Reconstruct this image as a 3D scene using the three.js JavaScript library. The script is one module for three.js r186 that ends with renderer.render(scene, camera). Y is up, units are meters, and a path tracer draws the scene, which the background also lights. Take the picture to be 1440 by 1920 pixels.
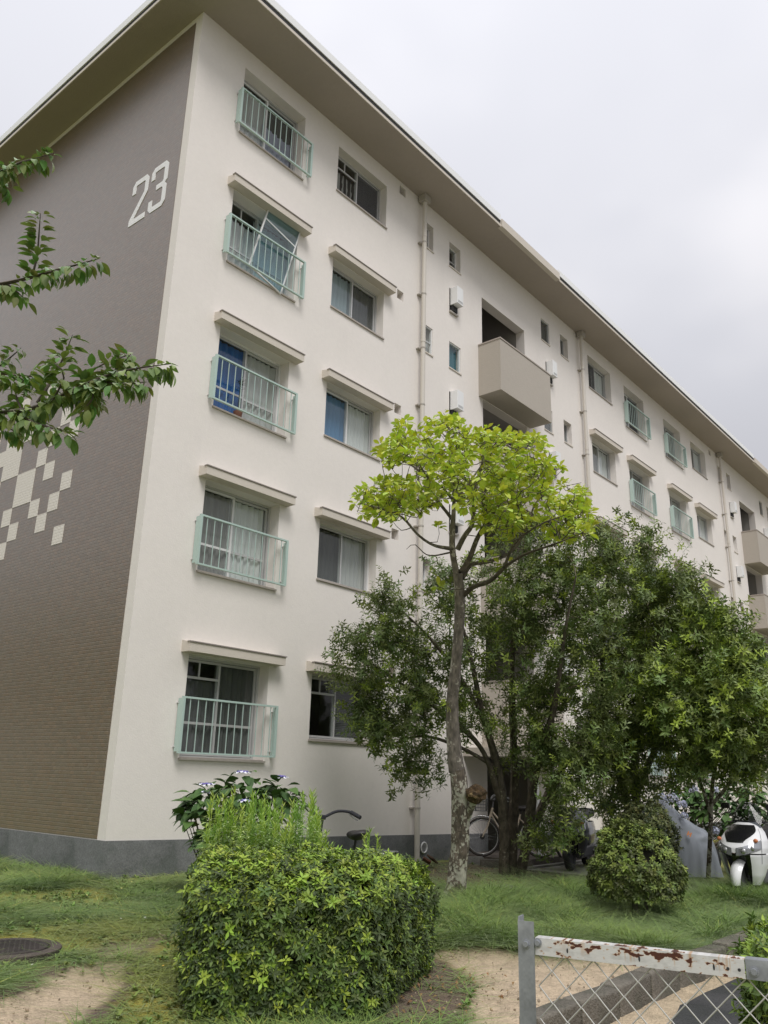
import * as THREE from 'three';
import { mergeGeometries } from 'three/addons/utils/BufferGeometryUtils.js';
import { RoundedBoxGeometry } from 'three/addons/geometries/RoundedBoxGeometry.js';

// ---------- camera, sky, sun, exposure ----------
const scene = new THREE.Scene();
const camera = new THREE.PerspectiveCamera(63.33, 0.75, 0.1, 600);
camera.position.set(-6.2326, 1.2744, 9.6053);
camera.rotation.order = 'YXZ';
camera.rotation.set(0.30885, -0.86919, 0.026585);
camera.updateMatrixWorld(true);
const EXPOSURE = 1.47, SUN = 1.5, SKYGAIN = 0.64;
const renderer = new THREE.WebGLRenderer({ antialias: true });
renderer.setSize(768, 1024);
renderer.toneMapping = THREE.LinearToneMapping;
renderer.toneMappingExposure = EXPOSURE;
renderer.shadowMap.enabled = true;

function rngOf(seed) { let a = seed >>> 0; return () => { a = (a + 0x6D2B79F5) | 0; let t = Math.imul(a ^ (a >>> 15), 1 | a); t = (t + Math.imul(t ^ (t >>> 7), 61 | t)) ^ t; return ((t ^ (t >>> 14)) >>> 0) / 4294967296; }; }
// tileable noise table
const NZ = 256, NT = (() => { const r = rngOf(77), a = new Float32Array(NZ * NZ); for (let i = 0; i < a.length; i++) a[i] = r(); return a; })();
function noise(x, y) {
  const xi = Math.floor(x), yi = Math.floor(y); let u = x - xi, v = y - yi; u = u * u * (3 - 2 * u); v = v * v * (3 - 2 * v);
  const x0 = xi & 255, x1 = (xi + 1) & 255, y0 = (yi & 255) * NZ, y1 = ((yi + 1) & 255) * NZ;
  const a = NT[y0 + x0], b = NT[y0 + x1], c = NT[y1 + x0], d = NT[y1 + x1];
  return a + (b - a) * u + (c - a) * v + (a - b - c + d) * u * v;
}
function fbm(x, y, o = 4) { let s = 0, a = 0.5, t = 0; for (let i = 0; i < o; i++) { s += a * noise(x, y); t += a; a *= 0.5; x = x * 2.03 + 17.3; y = y * 2.03 + 9.1; } return s / t; }
const clamp = (x, a = 0, b = 1) => Math.min(b, Math.max(a, x));
const sm = (a, b, x) => { const t = clamp((x - a) / (b - a)); return t * t * (3 - 2 * t); };
const lerp = (a, b, t) => a + (b - a) * t;

{ // overcast sky, brighter to the zenith, thin cloud
  const W = 1024, H = 512, d = new Float32Array(W * H * 4);
  for (let j = 0; j < H; j++) for (let i = 0; i < W; i++) {
    const el = (j + 0.5) / H * Math.PI - Math.PI / 2, az = (i + 0.5) / W * 2 * Math.PI;
    const s = Math.sin(el);
    let r, g, b;
    if (s <= -0.02) { r = 0.17; g = 0.175; b = 0.15; }
    else {
      const L = (0.45 + 0.9 * Math.max(0, s)) * SKYGAIN;
      const k = 3.2 / (0.25 + Math.max(0.02, s)), X = Math.cos(az) * Math.cos(el) * k, Y = Math.sin(az) * Math.cos(el) * k;
      const c = fbm(X * 0.55 + 40, Y * 0.55 + 40, 5), c2 = fbm(X * 0.2 + 11, Y * 0.2 + 70, 3);
      const t = sm(0.42, 0.66, c * 0.6 + c2 * 0.4);   // 0 thin blue-grey, 1 thick white
      const m = L * (0.89 + 0.14 * t + 0.10 * (c - 0.5));
      r = m * lerp(0.935, 0.995, t); g = m * lerp(0.945, 0.985, t); b = m * lerp(1.02, 1.025, t);
    }
    const o = (j * W + i) * 4; d[o] = r; d[o + 1] = g; d[o + 2] = b; d[o + 3] = 1;
  }
  const t = new THREE.DataTexture(d, W, H, THREE.RGBAFormat, THREE.FloatType);
  t.mapping = THREE.EquirectangularReflectionMapping; t.minFilter = t.magFilter = THREE.LinearFilter; t.needsUpdate = true;
  scene.background = t; scene.environment = t;
}
const sun = new THREE.DirectionalLight(new THREE.Color(1, 0.98, 0.96), SUN);
sun.position.set(-10, 40, 23); sun.target.position.set(6, 2, 0);
sun.castShadow = true; sun.shadow.radius = 45; sun.shadow.mapSize.set(2048, 2048);
Object.assign(sun.shadow.camera, { left: -45, right: 45, top: 40, bottom: -40, near: 1, far: 140 });
scene.add(sun, sun.target);

// ---------- helpers ----------
const V = (x, y, z) => new THREE.Vector3(x, y, z);
const F = 0.5 / Math.tan(63.33 * Math.PI / 360) * 1920;
function at(px, py, depth) { return V((px - 720) / F * depth, -(py - 960) / F * depth, -depth).applyMatrix4(camera.matrixWorld); } // a point seen at that pixel of the 1440 x 1920 photograph, that many metres ahead
const used = new Map();
function numbered(n) { const k = used.get(n) || 0; used.set(n, k + 1); return k ? n + '_' + String(k).padStart(3, '0') : n; }
function tag(o, label, category, group) { o.userData.label = label; o.userData.category = category; if (group) o.userData.group = group; return o; }
function thing(name, label, category, pos = [0, 0, 0], turn = 0, group) {
  const o = new THREE.Group(); o.name = numbered(name); o.position.set(...pos); o.rotation.y = turn; scene.add(o);
  return tag(o, label, category, group);
}
function prep(g) { let q = g.index ? g.toNonIndexed() : g; for (const k of Object.keys(q.attributes)) if (!['position', 'normal', 'uv'].includes(k)) q.deleteAttribute(k); if (!q.attributes.uv) q.setAttribute('uv', new THREE.BufferAttribute(new Float32Array(q.attributes.position.count * 2), 2)); q.groups = []; return q; }
function merged(gs) { return Array.isArray(gs) ? (gs.length === 1 ? gs[0] : mergeGeometries(gs.map(prep))) : gs; }
function obj(name, gs, m, parent = scene) {
  const o = new THREE.Mesh(merged(gs), m); o.name = parent === scene ? numbered(name) : name; o.castShadow = o.receiveShadow = true; parent.add(o); return o;
}
function struct(name, gs, m) { const o = obj(name, gs, m); o.userData.kind = 'structure'; return o; }
function metric(g, s = 1) { // uv in metres by the way each face points
  g = prep(g); const p = g.attributes.position, uv = g.attributes.uv; const a = V(), b = V(), c = V(), n = V();
  for (let i = 0; i < p.count; i += 3) {
    a.fromBufferAttribute(p, i); b.fromBufferAttribute(p, i + 1); c.fromBufferAttribute(p, i + 2);
    n.copy(b).sub(a).cross(V().copy(c).sub(a)); const x = Math.abs(n.x), y = Math.abs(n.y), z = Math.abs(n.z);
    [a, b, c].forEach((q, k) => { if (x >= y && x >= z) uv.setXY(i + k, q.z * s, q.y * s); else if (y >= z) uv.setXY(i + k, q.x * s, q.z * s); else uv.setXY(i + k, q.x * s, q.y * s); });
  }
  return g;
}
function box(x0, x1, y0, y1, z0, z1) { const g = new THREE.BoxGeometry(x1 - x0, y1 - y0, z1 - z0); g.translate((x0 + x1) / 2, (y0 + y1) / 2, (z0 + z1) / 2); return metric(g); }
function rbox(w, h, d, r, x = 0, y = 0, z = 0) { const g = new RoundedBoxGeometry(w, h, d, 2, r); g.translate(x, y, z); return prep(g); }
function rod(a, b, r, seg = 6, r2 = r) { const d = V().subVectors(b, a), g = new THREE.CylinderGeometry(r2, r, d.length(), seg); g.applyQuaternion(new THREE.Quaternion().setFromUnitVectors(V(0, 1, 0), d.clone().normalize())); g.translate((a.x + b.x) / 2, (a.y + b.y) / 2, (a.z + b.z) / 2); return prep(g); }
function tubeOf(pts, r, seg = 6, n) { return prep(new THREE.TubeGeometry(new THREE.CatmullRomCurve3(pts, false, 'centripetal'), n || pts.length * 4, r, seg)); }
function limb(pts, radii, seg = 8, step = 0.12, wob = 0, seed = 1) { // tapered branch, uv in metres
  const cv = new THREE.CatmullRomCurve3(pts, false, 'centripetal'), L = cv.getLength(), n = Math.max(2, Math.ceil(L / step)), fr = cv.computeFrenetFrames(n);
  const pos = [], uv = [], idx = [], r = rngOf(seed);
  for (let i = 0; i <= n; i++) {
    const t = i / n, q = cv.getPointAt(t), u = cv.getUtoTmapping(t) * (pts.length - 1), k = Math.min(pts.length - 2, Math.floor(u));
    const R = lerp(radii[k], radii[k + 1], u - k);
    for (let j = 0; j <= seg; j++) {
      const a = j / seg * Math.PI * 2, w = wob ? 1 + wob * (fbm(Math.cos(a) * 1.5 + seed * 3 + 5, Math.sin(a) * 1.5 + t * L * 3 + 5, 3) - 0.5) * 2 : 1, c = Math.cos(a) * R * w, s = Math.sin(a) * R * w;
      pos.push(q.x + fr.normals[i].x * c + fr.binormals[i].x * s, q.y + fr.normals[i].y * c + fr.binormals[i].y * s, q.z + fr.normals[i].z * c + fr.binormals[i].z * s);
      uv.push(j / seg * Math.max(0.12, 2 * Math.PI * radii[0]), t * L);
    }
  }
  for (let i = 0; i < n; i++) for (let j = 0; j < seg; j++) { const a = i * (seg + 1) + j, b = a + seg + 1; idx.push(a, b, a + 1, b, b + 1, a + 1); }
  const g = new THREE.BufferGeometry(); g.setAttribute('position', new THREE.Float32BufferAttribute(pos, 3)); g.setAttribute('uv', new THREE.Float32BufferAttribute(uv, 2)); g.setIndex(idx); g.computeVertexNormals(); return prep(g);
}
function latheX(pts, seg = 24) { const g = new THREE.LatheGeometry(pts.map(p => new THREE.Vector2(p[0], p[1])), seg); return prep(g); }
function texOf(n, fn, srgb, rep = 1) { // fn(u,v) -> [r,g,b] (0..1, sRGB when colour)
  const d = new Uint8Array(n * n * 4);
  for (let j = 0; j < n; j++) for (let i = 0; i < n; i++) { const c = fn((i + 0.5) / n, (j + 0.5) / n), o = (j * n + i) * 4; d[o] = clamp(c[0]) * 255; d[o + 1] = clamp(c[1]) * 255; d[o + 2] = clamp(c[2]) * 255; d[o + 3] = 255; }
  const t = new THREE.DataTexture(d, n, n, THREE.RGBAFormat); t.wrapS = t.wrapT = THREE.RepeatWrapping; t.magFilter = THREE.LinearFilter; t.minFilter = THREE.LinearMipmapLinearFilter; t.generateMipmaps = true;
  if (srgb) t.colorSpace = THREE.SRGBColorSpace; t.repeat.set(rep, rep); t.needsUpdate = true; return t;
}
// noise that repeats every P cells
function pn(x, y, P) { const xi = Math.floor(x), yi = Math.floor(y); let u = x - xi, v = y - yi; u = u * u * (3 - 2 * u); v = v * v * (3 - 2 * v); const w = k => ((k % P) + P) % P; const x0 = w(xi), x1 = w(xi + 1), y0 = w(yi) * NZ, y1 = w(yi + 1) * NZ; const a = NT[y0 + x0], b = NT[y0 + x1], c = NT[y1 + x0], d = NT[y1 + x1]; return a + (b - a) * u + (c - a) * v + (a - b - c + d) * u * v; }
function pf(u, v, P, o = 4) { let s = 0, a = 0.5, t = 0; for (let i = 0; i < o; i++) { s += a * pn(u * P, v * P, P); t += a; a *= 0.5; P *= 2; } return s / t; }
const mat = (c, rough = 0.8, extra = {}) => new THREE.MeshStandardMaterial({ color: c, roughness: rough, ...extra });
const lin = (r, g, b) => new THREE.Color().setRGB(r, g, b);
const grey = (srgbHex) => new THREE.Color(srgbHex);

// ---------- materials ----------
const stuccoMap = texOf(1024, (u, v) => { const n = pf(u, v, 4, 6), f = pf(u + 0.3, v, 64, 3), s = pf(u * 1, v * 0.25, 8, 4); const k = 0.975 + 0.03 * (n - 0.5) + 0.02 * (f - 0.5) - 0.007 * sm(0.58, 0.75, s); return [k, k * 0.998, k * 0.992]; }, true, 1 / 3.1);
const stuccoBump = texOf(512, (u, v) => { const k = 0.6 * pf(u, v, 64, 3) + 0.4 * pf(u, v, 8, 3); return [k, k, k]; }, false, 1 / 0.9);
const M = {};
M.wall = new THREE.MeshStandardMaterial({ color: lin(0.84, 0.79, 0.745), map: stuccoMap, bumpMap: stuccoBump, bumpScale: 0.002, roughness: 0.88 });
M.sill = mat(lin(0.42, 0.375, 0.335), 0.7);
M.trim = new THREE.MeshStandardMaterial({ color: lin(0.66, 0.60, 0.53), map: stuccoMap, bumpMap: stuccoBump, bumpScale: 0.003, roughness: 0.85 });
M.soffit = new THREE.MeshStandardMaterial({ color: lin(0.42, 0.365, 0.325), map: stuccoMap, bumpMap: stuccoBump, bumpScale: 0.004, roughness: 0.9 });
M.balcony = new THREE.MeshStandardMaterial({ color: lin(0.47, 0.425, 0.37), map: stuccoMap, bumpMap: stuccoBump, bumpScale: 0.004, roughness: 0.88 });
M.roofCap = mat(lin(0.86, 0.86, 0.85), 0.5);
M.lid = mat(lin(0.30, 0.26, 0.24), 0.6);
M.dark = mat(lin(0.03, 0.03, 0.03), 0.8);
M.inside = mat(lin(0.22, 0.20, 0.18), 0.9);
M.stairInside = mat(lin(0.36, 0.34, 0.31), 0.9);
const concreteMap = texOf(1024, (u, v) => { const n = pf(u, v, 6, 6), f = pf(u, v, 128, 2); const k = 0.82 + 0.22 * (n - 0.5) + 0.2 * (f - 0.5); const damp = sm(0.55, 0.72, pf(u + 0.2, v + 0.6, 5, 5)); return [k * (1 - 0.12 * damp), k * (1 - 0.1 * damp), k * (1 - 0.12 * damp)]; }, true, 1 / 1.7);
const concreteBump = texOf(512, (u, v) => { const k = 0.5 * pf(u, v, 90, 2) + 0.5 * pf(u, v, 12, 4); return [k, k, k]; }, false, 1 / 0.8);
M.plinth = new THREE.MeshStandardMaterial({ color: lin(0.27, 0.275, 0.275), map: concreteMap, bumpMap: concreteBump, bumpScale: 0.004, roughness: 0.9 });
M.concrete = new THREE.MeshStandardMaterial({ color: lin(0.36, 0.345, 0.31), map: concreteMap, bumpMap: concreteBump, bumpScale: 0.01, roughness: 0.95 });
M.oldConcrete = new THREE.MeshStandardMaterial({ color: lin(0.235, 0.21, 0.17), map: concreteMap, bumpMap: concreteBump, bumpScale: 0.02, roughness: 0.95 });
M.asphalt = new THREE.MeshStandardMaterial({ color: lin(0.075, 0.075, 0.075), map: concreteMap, bumpMap: concreteBump, bumpScale: 0.02, roughness: 0.95 });
// small brown wall tiles, 100 x 50 mm laid in running bond, too fine at this distance to tell apart
const TW = 0.1, TH = 0.05, TN = 24, TM = 48;
const tileTone = (() => { const r = rngOf(5); return Array.from({ length: TN * TM }, () => [r(), r()]); })();
function tileAt(u, v) { const y = v * TM, row = Math.floor(y) % TM, x = u * TN + (row & 1) * 0.5, col = ((Math.floor(x) % TN) + TN) % TN; const fx = x - Math.floor(x), fy = y - Math.floor(y); const e = Math.min(Math.min(fx, 1 - fx) * TW, Math.min(fy, 1 - fy) * TH); return [sm(0.0025, 0.0055, e), tileTone[row * TN + col]]; }
const tileMap = texOf(2048, (u, v) => { const [t, q] = tileAt(u, v); const f = pf(u, v, 128, 2) - 0.5; const L = 0.535 + 0.055 * (q[0] - 0.5) + 0.05 * f; const h = (q[1] - 0.5) * 0.035; const g = 0.50 + 0.05 * f; return [lerp(g, L + 0.035 + h, t), lerp(g * 0.95, L - 0.005, t), lerp(g * 0.9, L - 0.05 - h * 0.6, t)]; }, true, 1 / 2.4);
const tileBump = texOf(2048, (u, v) => { const [t, q] = tileAt(u, v); const k = t * (0.8 + 0.2 * q[1]); return [k, k, k]; }, false, 1 / 2.4);
M.tile = new THREE.MeshPhysicalMaterial({ color: lin(0.66, 0.565, 0.46), map: tileMap, bumpMap: tileBump, bumpScale: 0.003, roughness: 0.34, ior: 1.6, clearcoat: 0.8, clearcoatRoughness: 0.32 });
M.tileWhite = new THREE.MeshStandardMaterial({ color: lin(0.76, 0.71, 0.64), bumpMap: tileBump, bumpScale: 0.005, roughness: 0.75 });
M.digit = new THREE.MeshStandardMaterial({ color: lin(0.88, 0.87, 0.86), bumpMap: tileBump, bumpScale: 0.004, roughness: 0.6 });
M.mint = mat(lin(0.44, 0.56, 0.51), 0.5);
M.alu = mat(lin(0.55, 0.55, 0.54), 0.42, { metalness: 0.35 });
M.aluWhite = mat(lin(0.72, 0.72, 0.71), 0.45);
M.pipe = mat(lin(0.60, 0.555, 0.49), 0.55);
M.bracket = mat(lin(0.42, 0.385, 0.34), 0.6);
M.hood = mat(lin(0.80, 0.80, 0.79), 0.4);
M.glass = new THREE.MeshPhysicalMaterial({ color: lin(0.93, 0.97, 0.96), transmission: 1, thickness: 0, roughness: 0.03, ior: 1.5 });
M.skyTintGlass = new THREE.MeshPhysicalMaterial({ color: lin(0.42, 0.60, 0.66), transmission: 1, thickness: 0, roughness: 0.04, ior: 1.75 });  // sky reflection put into the glass colour as a blue tint
M.mesh = new THREE.MeshStandardMaterial({ color: lin(0.10, 0.10, 0.10), roughness: 0.9, transparent: true, opacity: 0.62 });
const cloth = (r, g, b) => new THREE.MeshPhysicalMaterial({ color: lin(r, g, b), roughness: 1, transmission: 0.25, thickness: 0, ior: 1.1 });
const CL = { white: cloth(0.82, 0.82, 0.80), sheer: cloth(0.62, 0.61, 0.59), grey: cloth(0.36, 0.345, 0.33), dim: cloth(0.15, 0.15, 0.145), blue: cloth(0.04, 0.15, 0.42), lightblue: cloth(0.17, 0.32, 0.52), teal: cloth(0.04, 0.16, 0.20), pale: cloth(0.40, 0.47, 0.50), violet: cloth(0.46, 0.46, 0.56), stripe: null };
CL.stripe = new THREE.MeshStandardMaterial({ roughness: 0.95, map: texOf(256, (u, v) => { const s = Math.sin(u * Math.PI * 2 * 6 + 1.5 * pf(u, v, 8, 2)); const k = s > 0.1 ? 0.62 : 0.22; const w = v < 0.3 ? 0.85 : k; return [w, w * 0.98, w * 0.96]; }, true) });

// ---------- the apartment building ----------
const PER = 18.95, FL = 2.6, XEND = 37.9, DEEP = 9, Ysof = 13.67;
const plinthTop = x => Math.max(0.2, 0.44 - 0.02 * Math.max(0, x));
const bld = thing('apartment_building', 'long five-storey cream apartment block with brown tiled end wall marked 23', 'apartment building');
const holes = [], cells = [];
function hole(x0, x1, y0, y1) { holes.push([x0, x1, y0, y1]); }
function rectPath(P, x0, x1, y0, y1) { P.moveTo(x0, y0); P.lineTo(x1, y0); P.lineTo(x1, y1); P.lineTo(x0, y1); P.closePath(); }
// window list: [kind, x0, x1, yBottom, yTop of the ground floor]
const LW = [['A', 0.985, 2.505], ['B', 3.44, 4.95], ['C', 14.2, 15.71], ['D', 16.68, 18.19], ['A', 19.84, 21.34], ['B', 22.33, 23.83], ['C', 14.2 + PER, 15.71 + PER], ['D', 16.68 + PER, 18.19 + PER]];
const SW = [[6.25, 6.61], [7.23, 7.68], [11.46, 11.91], [12.53, 12.97]];
const curtainCfg = { // unit-floor: [left, right] curtain, extras
  '0-4': ['sheer', 'violet', 'L'], '0-3': ['sheer', 'white', 'T'], '0-2': ['blue', 'sheer'], '0-1': ['grey', 'white'], '0-0': ['dim', 'dim', 'T'],
  '1-4': ['stripe', 'mesh', 'T'], '1-3': ['pale', 'dim'], '1-2': ['lightblue', 'white'], '1-1': ['dim', 'sheer'], '1-0': ['none', 'blind', 'T'],
  '2-4': ['mesh', 'white'], '2-3': ['grey', 'white'], '3-4': ['grey', 'mesh'], '3-3': ['sheer', 'grey'], '4-4': ['pale', 'grey'], '4-3': ['grey', 'sheer'], '5-4': ['none', 'white'], '5-3': ['grey', 'white'],
};
const opts = ['grey', 'sheer', 'dim', 'white', 'mesh', 'pale'];
const wr = rngOf(991);
function wavy(x0, x1, y0, y1, z, amp = 0.018, per = 0.11) {
  const n = Math.max(6, Math.round((x1 - x0) / 0.022)), g = new THREE.PlaneGeometry(x1 - x0, y1 - y0, n, 1), p = g.attributes.position, ph = wr() * 6;
  for (let i = 0; i < p.count; i++) { const x = p.getX(i); p.setZ(i, amp * Math.sin(x / per * 6.283 + ph + 1.3 * Math.sin(x * 7 + ph)) + amp * 0.4 * Math.sin(x * 37 + ph)); }
  g.computeVertexNormals(); g.translate((x0 + x1) / 2, (y0 + y1) / 2, z); return prep(g);
}
function frameGeo(x0, x1, y0, y1, z0, z1, w) { return [box(x0, x0 + w, y0, y1, z0, z1), box(x1 - w, x1, y0, y1, z0, z1), box(x0 + w, x1 - w, y0, y0 + w, z0, z1), box(x0 + w, x1 - w, y1 - w, y1, z0, z1)]; }
function pane(x0, x1, y0, y1, z, m, parent) { const g = new THREE.PlaneGeometry(x1 - x0, y1 - y0); g.translate((x0 + x1) / 2, (y0 + y1) / 2, z); return obj('pane', g, m, parent); }
function bigWindow(u, fl, x0, x1, y0, y1, tall) {
  const zf = tall ? -0.215 : -0.175, m = (x0 + x1) / 2 - (tall ? 0.02 : 0.0);
  hole(x0, x1, y0, y1);
  const cfg = curtainCfg[u + '-' + fl] || [opts[Math.floor(wr() * 6)], opts[Math.floor(wr() * 6)], wr() < 0.3 ? 'T' : ''];
  const w = obj('window', frameGeo(x0, x1, y0, y1, zf - 0.06, zf, 0.034), u === 1 && fl === 1 || u === 0 && fl === 2 ? M.aluWhite : M.alu, bld);
  const e = 0.002;
  [[x0 + 0.038 + e, m + 0.022, zf - 0.03, zf - 0.004, 0], [m - 0.022, x1 - 0.038 - e, zf - 0.057, zf - 0.032, 1]].forEach(([a, b, za, zb, side]) => {
    const lo = y0 + 0.038 + e, hi = y1 - 0.038 - e;
    const gs = frameGeo(a, b, lo, hi, za, zb, 0.034);
    if (tall) gs.push(box(a + 0.034, b - 0.034, lo + 0.42, lo + 0.455, za + 0.002, zb - 0.002));
    if (cfg[2] === 'T' && !side) { gs.push(box(a + 0.034, b - 0.034, hi - 0.27, hi - 0.235, za + 0.002, zb - 0.002)); gs.push(box(lerp(a, b, 0.45), lerp(a, b, 0.45) + 0.025, hi - 0.235, hi - 0.034, za + 0.003, zb - 0.003)); }
    obj('sash', gs, (u * 5 + fl) % 3 === 1 && !side ? M.aluWhite : M.alu, w);
    pane(a + 0.03, b - 0.03, lo + 0.03, hi - 0.03, (za + zb) / 2, M.glass, w);
    const c = cfg[side];
    const top = hi - (cfg[2] === 'T' && !side ? 0.28 : 0.03);
    const z = zf - 0.085;
    if (c === 'mesh') pane(a + 0.03, b - 0.03, lo + 0.03, hi - 0.03, zb + 0.012, M.mesh, w).name = 'insect_screen';
    else if (c === 'blind') obj('blind', Array.from({ length: 30 }, (_, k) => box(a, b, lo + 0.04 + k * (hi - lo - 0.1) / 30, lo + 0.058 + k * (hi - lo - 0.1) / 30, z - 0.006, z + 0.006)), CL.dim, w);
    else if (c !== 'none') { const cut = c === 'violet' ? 0.62 : 1; obj('curtain', wavy(a - 0.01, b + 0.01, lo, lerp(lo, top, cut), z), CL[c], w); if (cut < 1) obj('curtain', wavy(a, b, lerp(lo, top, 0.5), top, z - 0.05), CL.dim, w); }
  });
  obj('sill', [box(x0 - 0.02, x1 + 0.02, y0 - 0.03, y0 - 0.002, 0.002, 0.03), box(x0 + 0.002, x1 - 0.002, y0 + 0.002, y0 + 0.012, zf + 0.002, 0.002)], M.sill, w);
  if (fl < 4) { // hood slab over the window
    const a = x0 - 0.14, b = x1 + 0.16, yb = y1 + 0.008;
    const s = new THREE.Shape(); s.moveTo(0, yb); s.lineTo(0.19, yb); s.lineTo(0.19, yb + 0.125); s.lineTo(0, yb + 0.165); s.closePath();
    const gg = new THREE.ExtrudeGeometry(s, { depth: b - a, bevelEnabled: false }); const pp = gg.attributes.position;
    for (let i = 0; i < pp.count; i++) { const z = pp.getX(i), y = pp.getY(i), x = pp.getZ(i); pp.setXYZ(i, b - x, y, z); }
    gg.computeVertexNormals();
    const can = obj('window_hood', metric(gg), M.trim, bld);
    obj('flashing', box(a - 0.012, b + 0.012, yb + 0.126, yb + 0.142, 0.135, 0.205), M.lid, can);
  }
}
function railing(x0, x1, y0, parent = bld) {
  const a = x0 - 0.125, b = x1 + 0.115, lo = y0 + 0.075, hi = y0 + 0.775, z = 0.12;
  const r = obj('window_railing', [box(a, b, hi, hi + 0.026, z - 0.02, z + 0.018), box(a, b, lo - 0.024, lo, z - 0.02, z + 0.018),
    box(a, a + 0.012, lo, hi, 0.03, z + 0.02), box(b - 0.012, b, lo, hi, 0.03, z + 0.02), box(a + 0.013, a + 0.04, lo, hi, z - 0.012, z + 0.018), box(b - 0.04, b - 0.013, lo, hi, z - 0.012, z + 0.018)], M.mint, bld);
  for (const x of [a + 0.006, b - 0.006]) for (const y of [lo + 0.06, hi - 0.06]) obj('bolt', rod(V(x, y, 0), V(x, y, 0.05), 0.012, 6), M.alu, r);
  const n = 12, bar = box(-0.005, 0.005, 0, hi - lo, -0.005, 0.005);
  for (let i = 1; i <= n; i++) { const m = obj('bar', bar, M.mint, r); m.position.set(a + (b - a) * i / (n + 1), lo, z); }
}
LW.forEach(([k, x0, x1], u) => {
  const tall = k === 'A' || k === 'D';
  for (let f = 0; f < 5; f++) {
    const y0 = (tall ? 1.455 : 1.815) + FL * f, y1 = 2.855 + FL * f;
    bigWindow(u, f, x0, x1, y0, y1, tall);
    if (tall) railing(x0, x1, y0);
  }
});
for (const off of [0, PER]) for (let f = 0; f < 5; f++) {
  SW.forEach(([a, b], i) => { // small windows either side of the stair
    const x0 = a + off, x1 = b + off, y0 = 2.14 + FL * f, y1 = y0 + 0.645; hole(x0, x1, y0, y1);
    const flush = (i === 0 || i === 1) && f === 3 && !off || (i === 2) , zf = flush ? -0.02 : -0.13;
    const w = obj('window', frameGeo(x0, x1, y0, y1, zf - 0.05, zf, 0.03), i < 2 ? M.aluWhite : M.alu, bld);
    pane(x0 + 0.03, x1 - 0.03, y0 + 0.03, y1 - 0.03, zf - 0.025, M.glass, w);
    if (i === 1 && f === 3 && !off) obj('curtain', wavy(x0 + 0.02, x1 - 0.02, y0, y1, zf - 0.09, 0.008), CL.teal, w);
    else if (i >= 2) pane(x0 + 0.02, x1 - 0.02, y0 + 0.02, y1 - 0.02, zf - 0.06, M.mesh, w).name = 'insect_screen';
    else { obj('mid_rail', box(x0 + 0.03, x1 - 0.03, y0 + 0.27, y0 + 0.295, zf - 0.045, zf - 0.01), M.alu, w); if (f % 2) obj('curtain', wavy(x0 + 0.02, x1 - 0.02, y0, y0 + 0.3, zf - 0.1, 0.008), CL.sheer, w); }
    obj('sill', box(x0 - 0.015, x1 + 0.015, y0 - 0.03, y0 - 0.002, zf, 0.02), M.trim, w);
  });
  hole(5.37 + off, 5.58 + off, 10.76 + FL * (f - 3), 10.97 + FL * (f - 3)); // little air vent beside the hood
  // stair opening with its landing parapet
  const sx0 = 8.57 + off, sx1 = 10.56 + off;
  if (f < 4) {
    const yb = 1.88 + FL * f; // underside of the landing
    hole(sx0, sx1, yb + 0.12, yb + (f === 3 ? 2.69 : 2.58));
    const bal = obj('landing_balcony', [box(sx0 - 0.17, sx1 + 0.17, yb, yb + 1.29, 0.5, 0.6), box(sx0 - 0.17, sx0 - 0.07, yb, yb + 1.29, 0.002, 0.5), box(sx1 + 0.07, sx1 + 0.17, yb, yb + 1.29, 0.002, 0.5), box(sx0 - 0.07, sx1 + 0.07, yb, yb + 0.115, 0.002, 0.5)], M.balcony, bld);
    obj('coping', [box(sx0 - 0.185, sx1 + 0.185, yb + 1.291, yb + 1.325, 0.48, 0.615), box(sx0 - 0.185, sx0 - 0.055, yb + 1.291, yb + 1.325, 0.003, 0.48), box(sx1 + 0.055, sx1 + 0.185, yb + 1.291, yb + 1.325, 0.003, 0.48)], M.soffit, bal);
  }
  // range hoods: a square hole with a white box hung in front of it
  for (const [hx, lv] of [[7.235, 0], [11.64, 1]]) {
    if (f === 4) continue;
    const hy = 3.55 + FL * f;
    hole(hx + off, hx + off + 0.28, hy, hy + 0.6);
    const h = obj('range_hood', [rbox(0.24, 0.44, 0.2, 0.008, hx + off + 0.15, hy + 0.38, 0.1)], M.hood, bld);
    obj('spout', box(hx + off + 0.05, hx + off + 0.24, hy + 0.02, hy + 0.158, -0.1, 0.06), M.dark, h);
    obj('louvre', [0, 1, 2].map(k => box(hx + off + 0.06, hx + off + 0.24, hy + 0.2 + k * 0.02, hy + 0.206 + k * 0.02, 0.199, 0.204)), M.alu, h);
    obj('ledge', box(hx + off - 0.02, hx + off + 0.29, hy - 0.04, hy - 0.004, -0.05, 0.05), M.bracket, h);
  }
}
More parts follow.
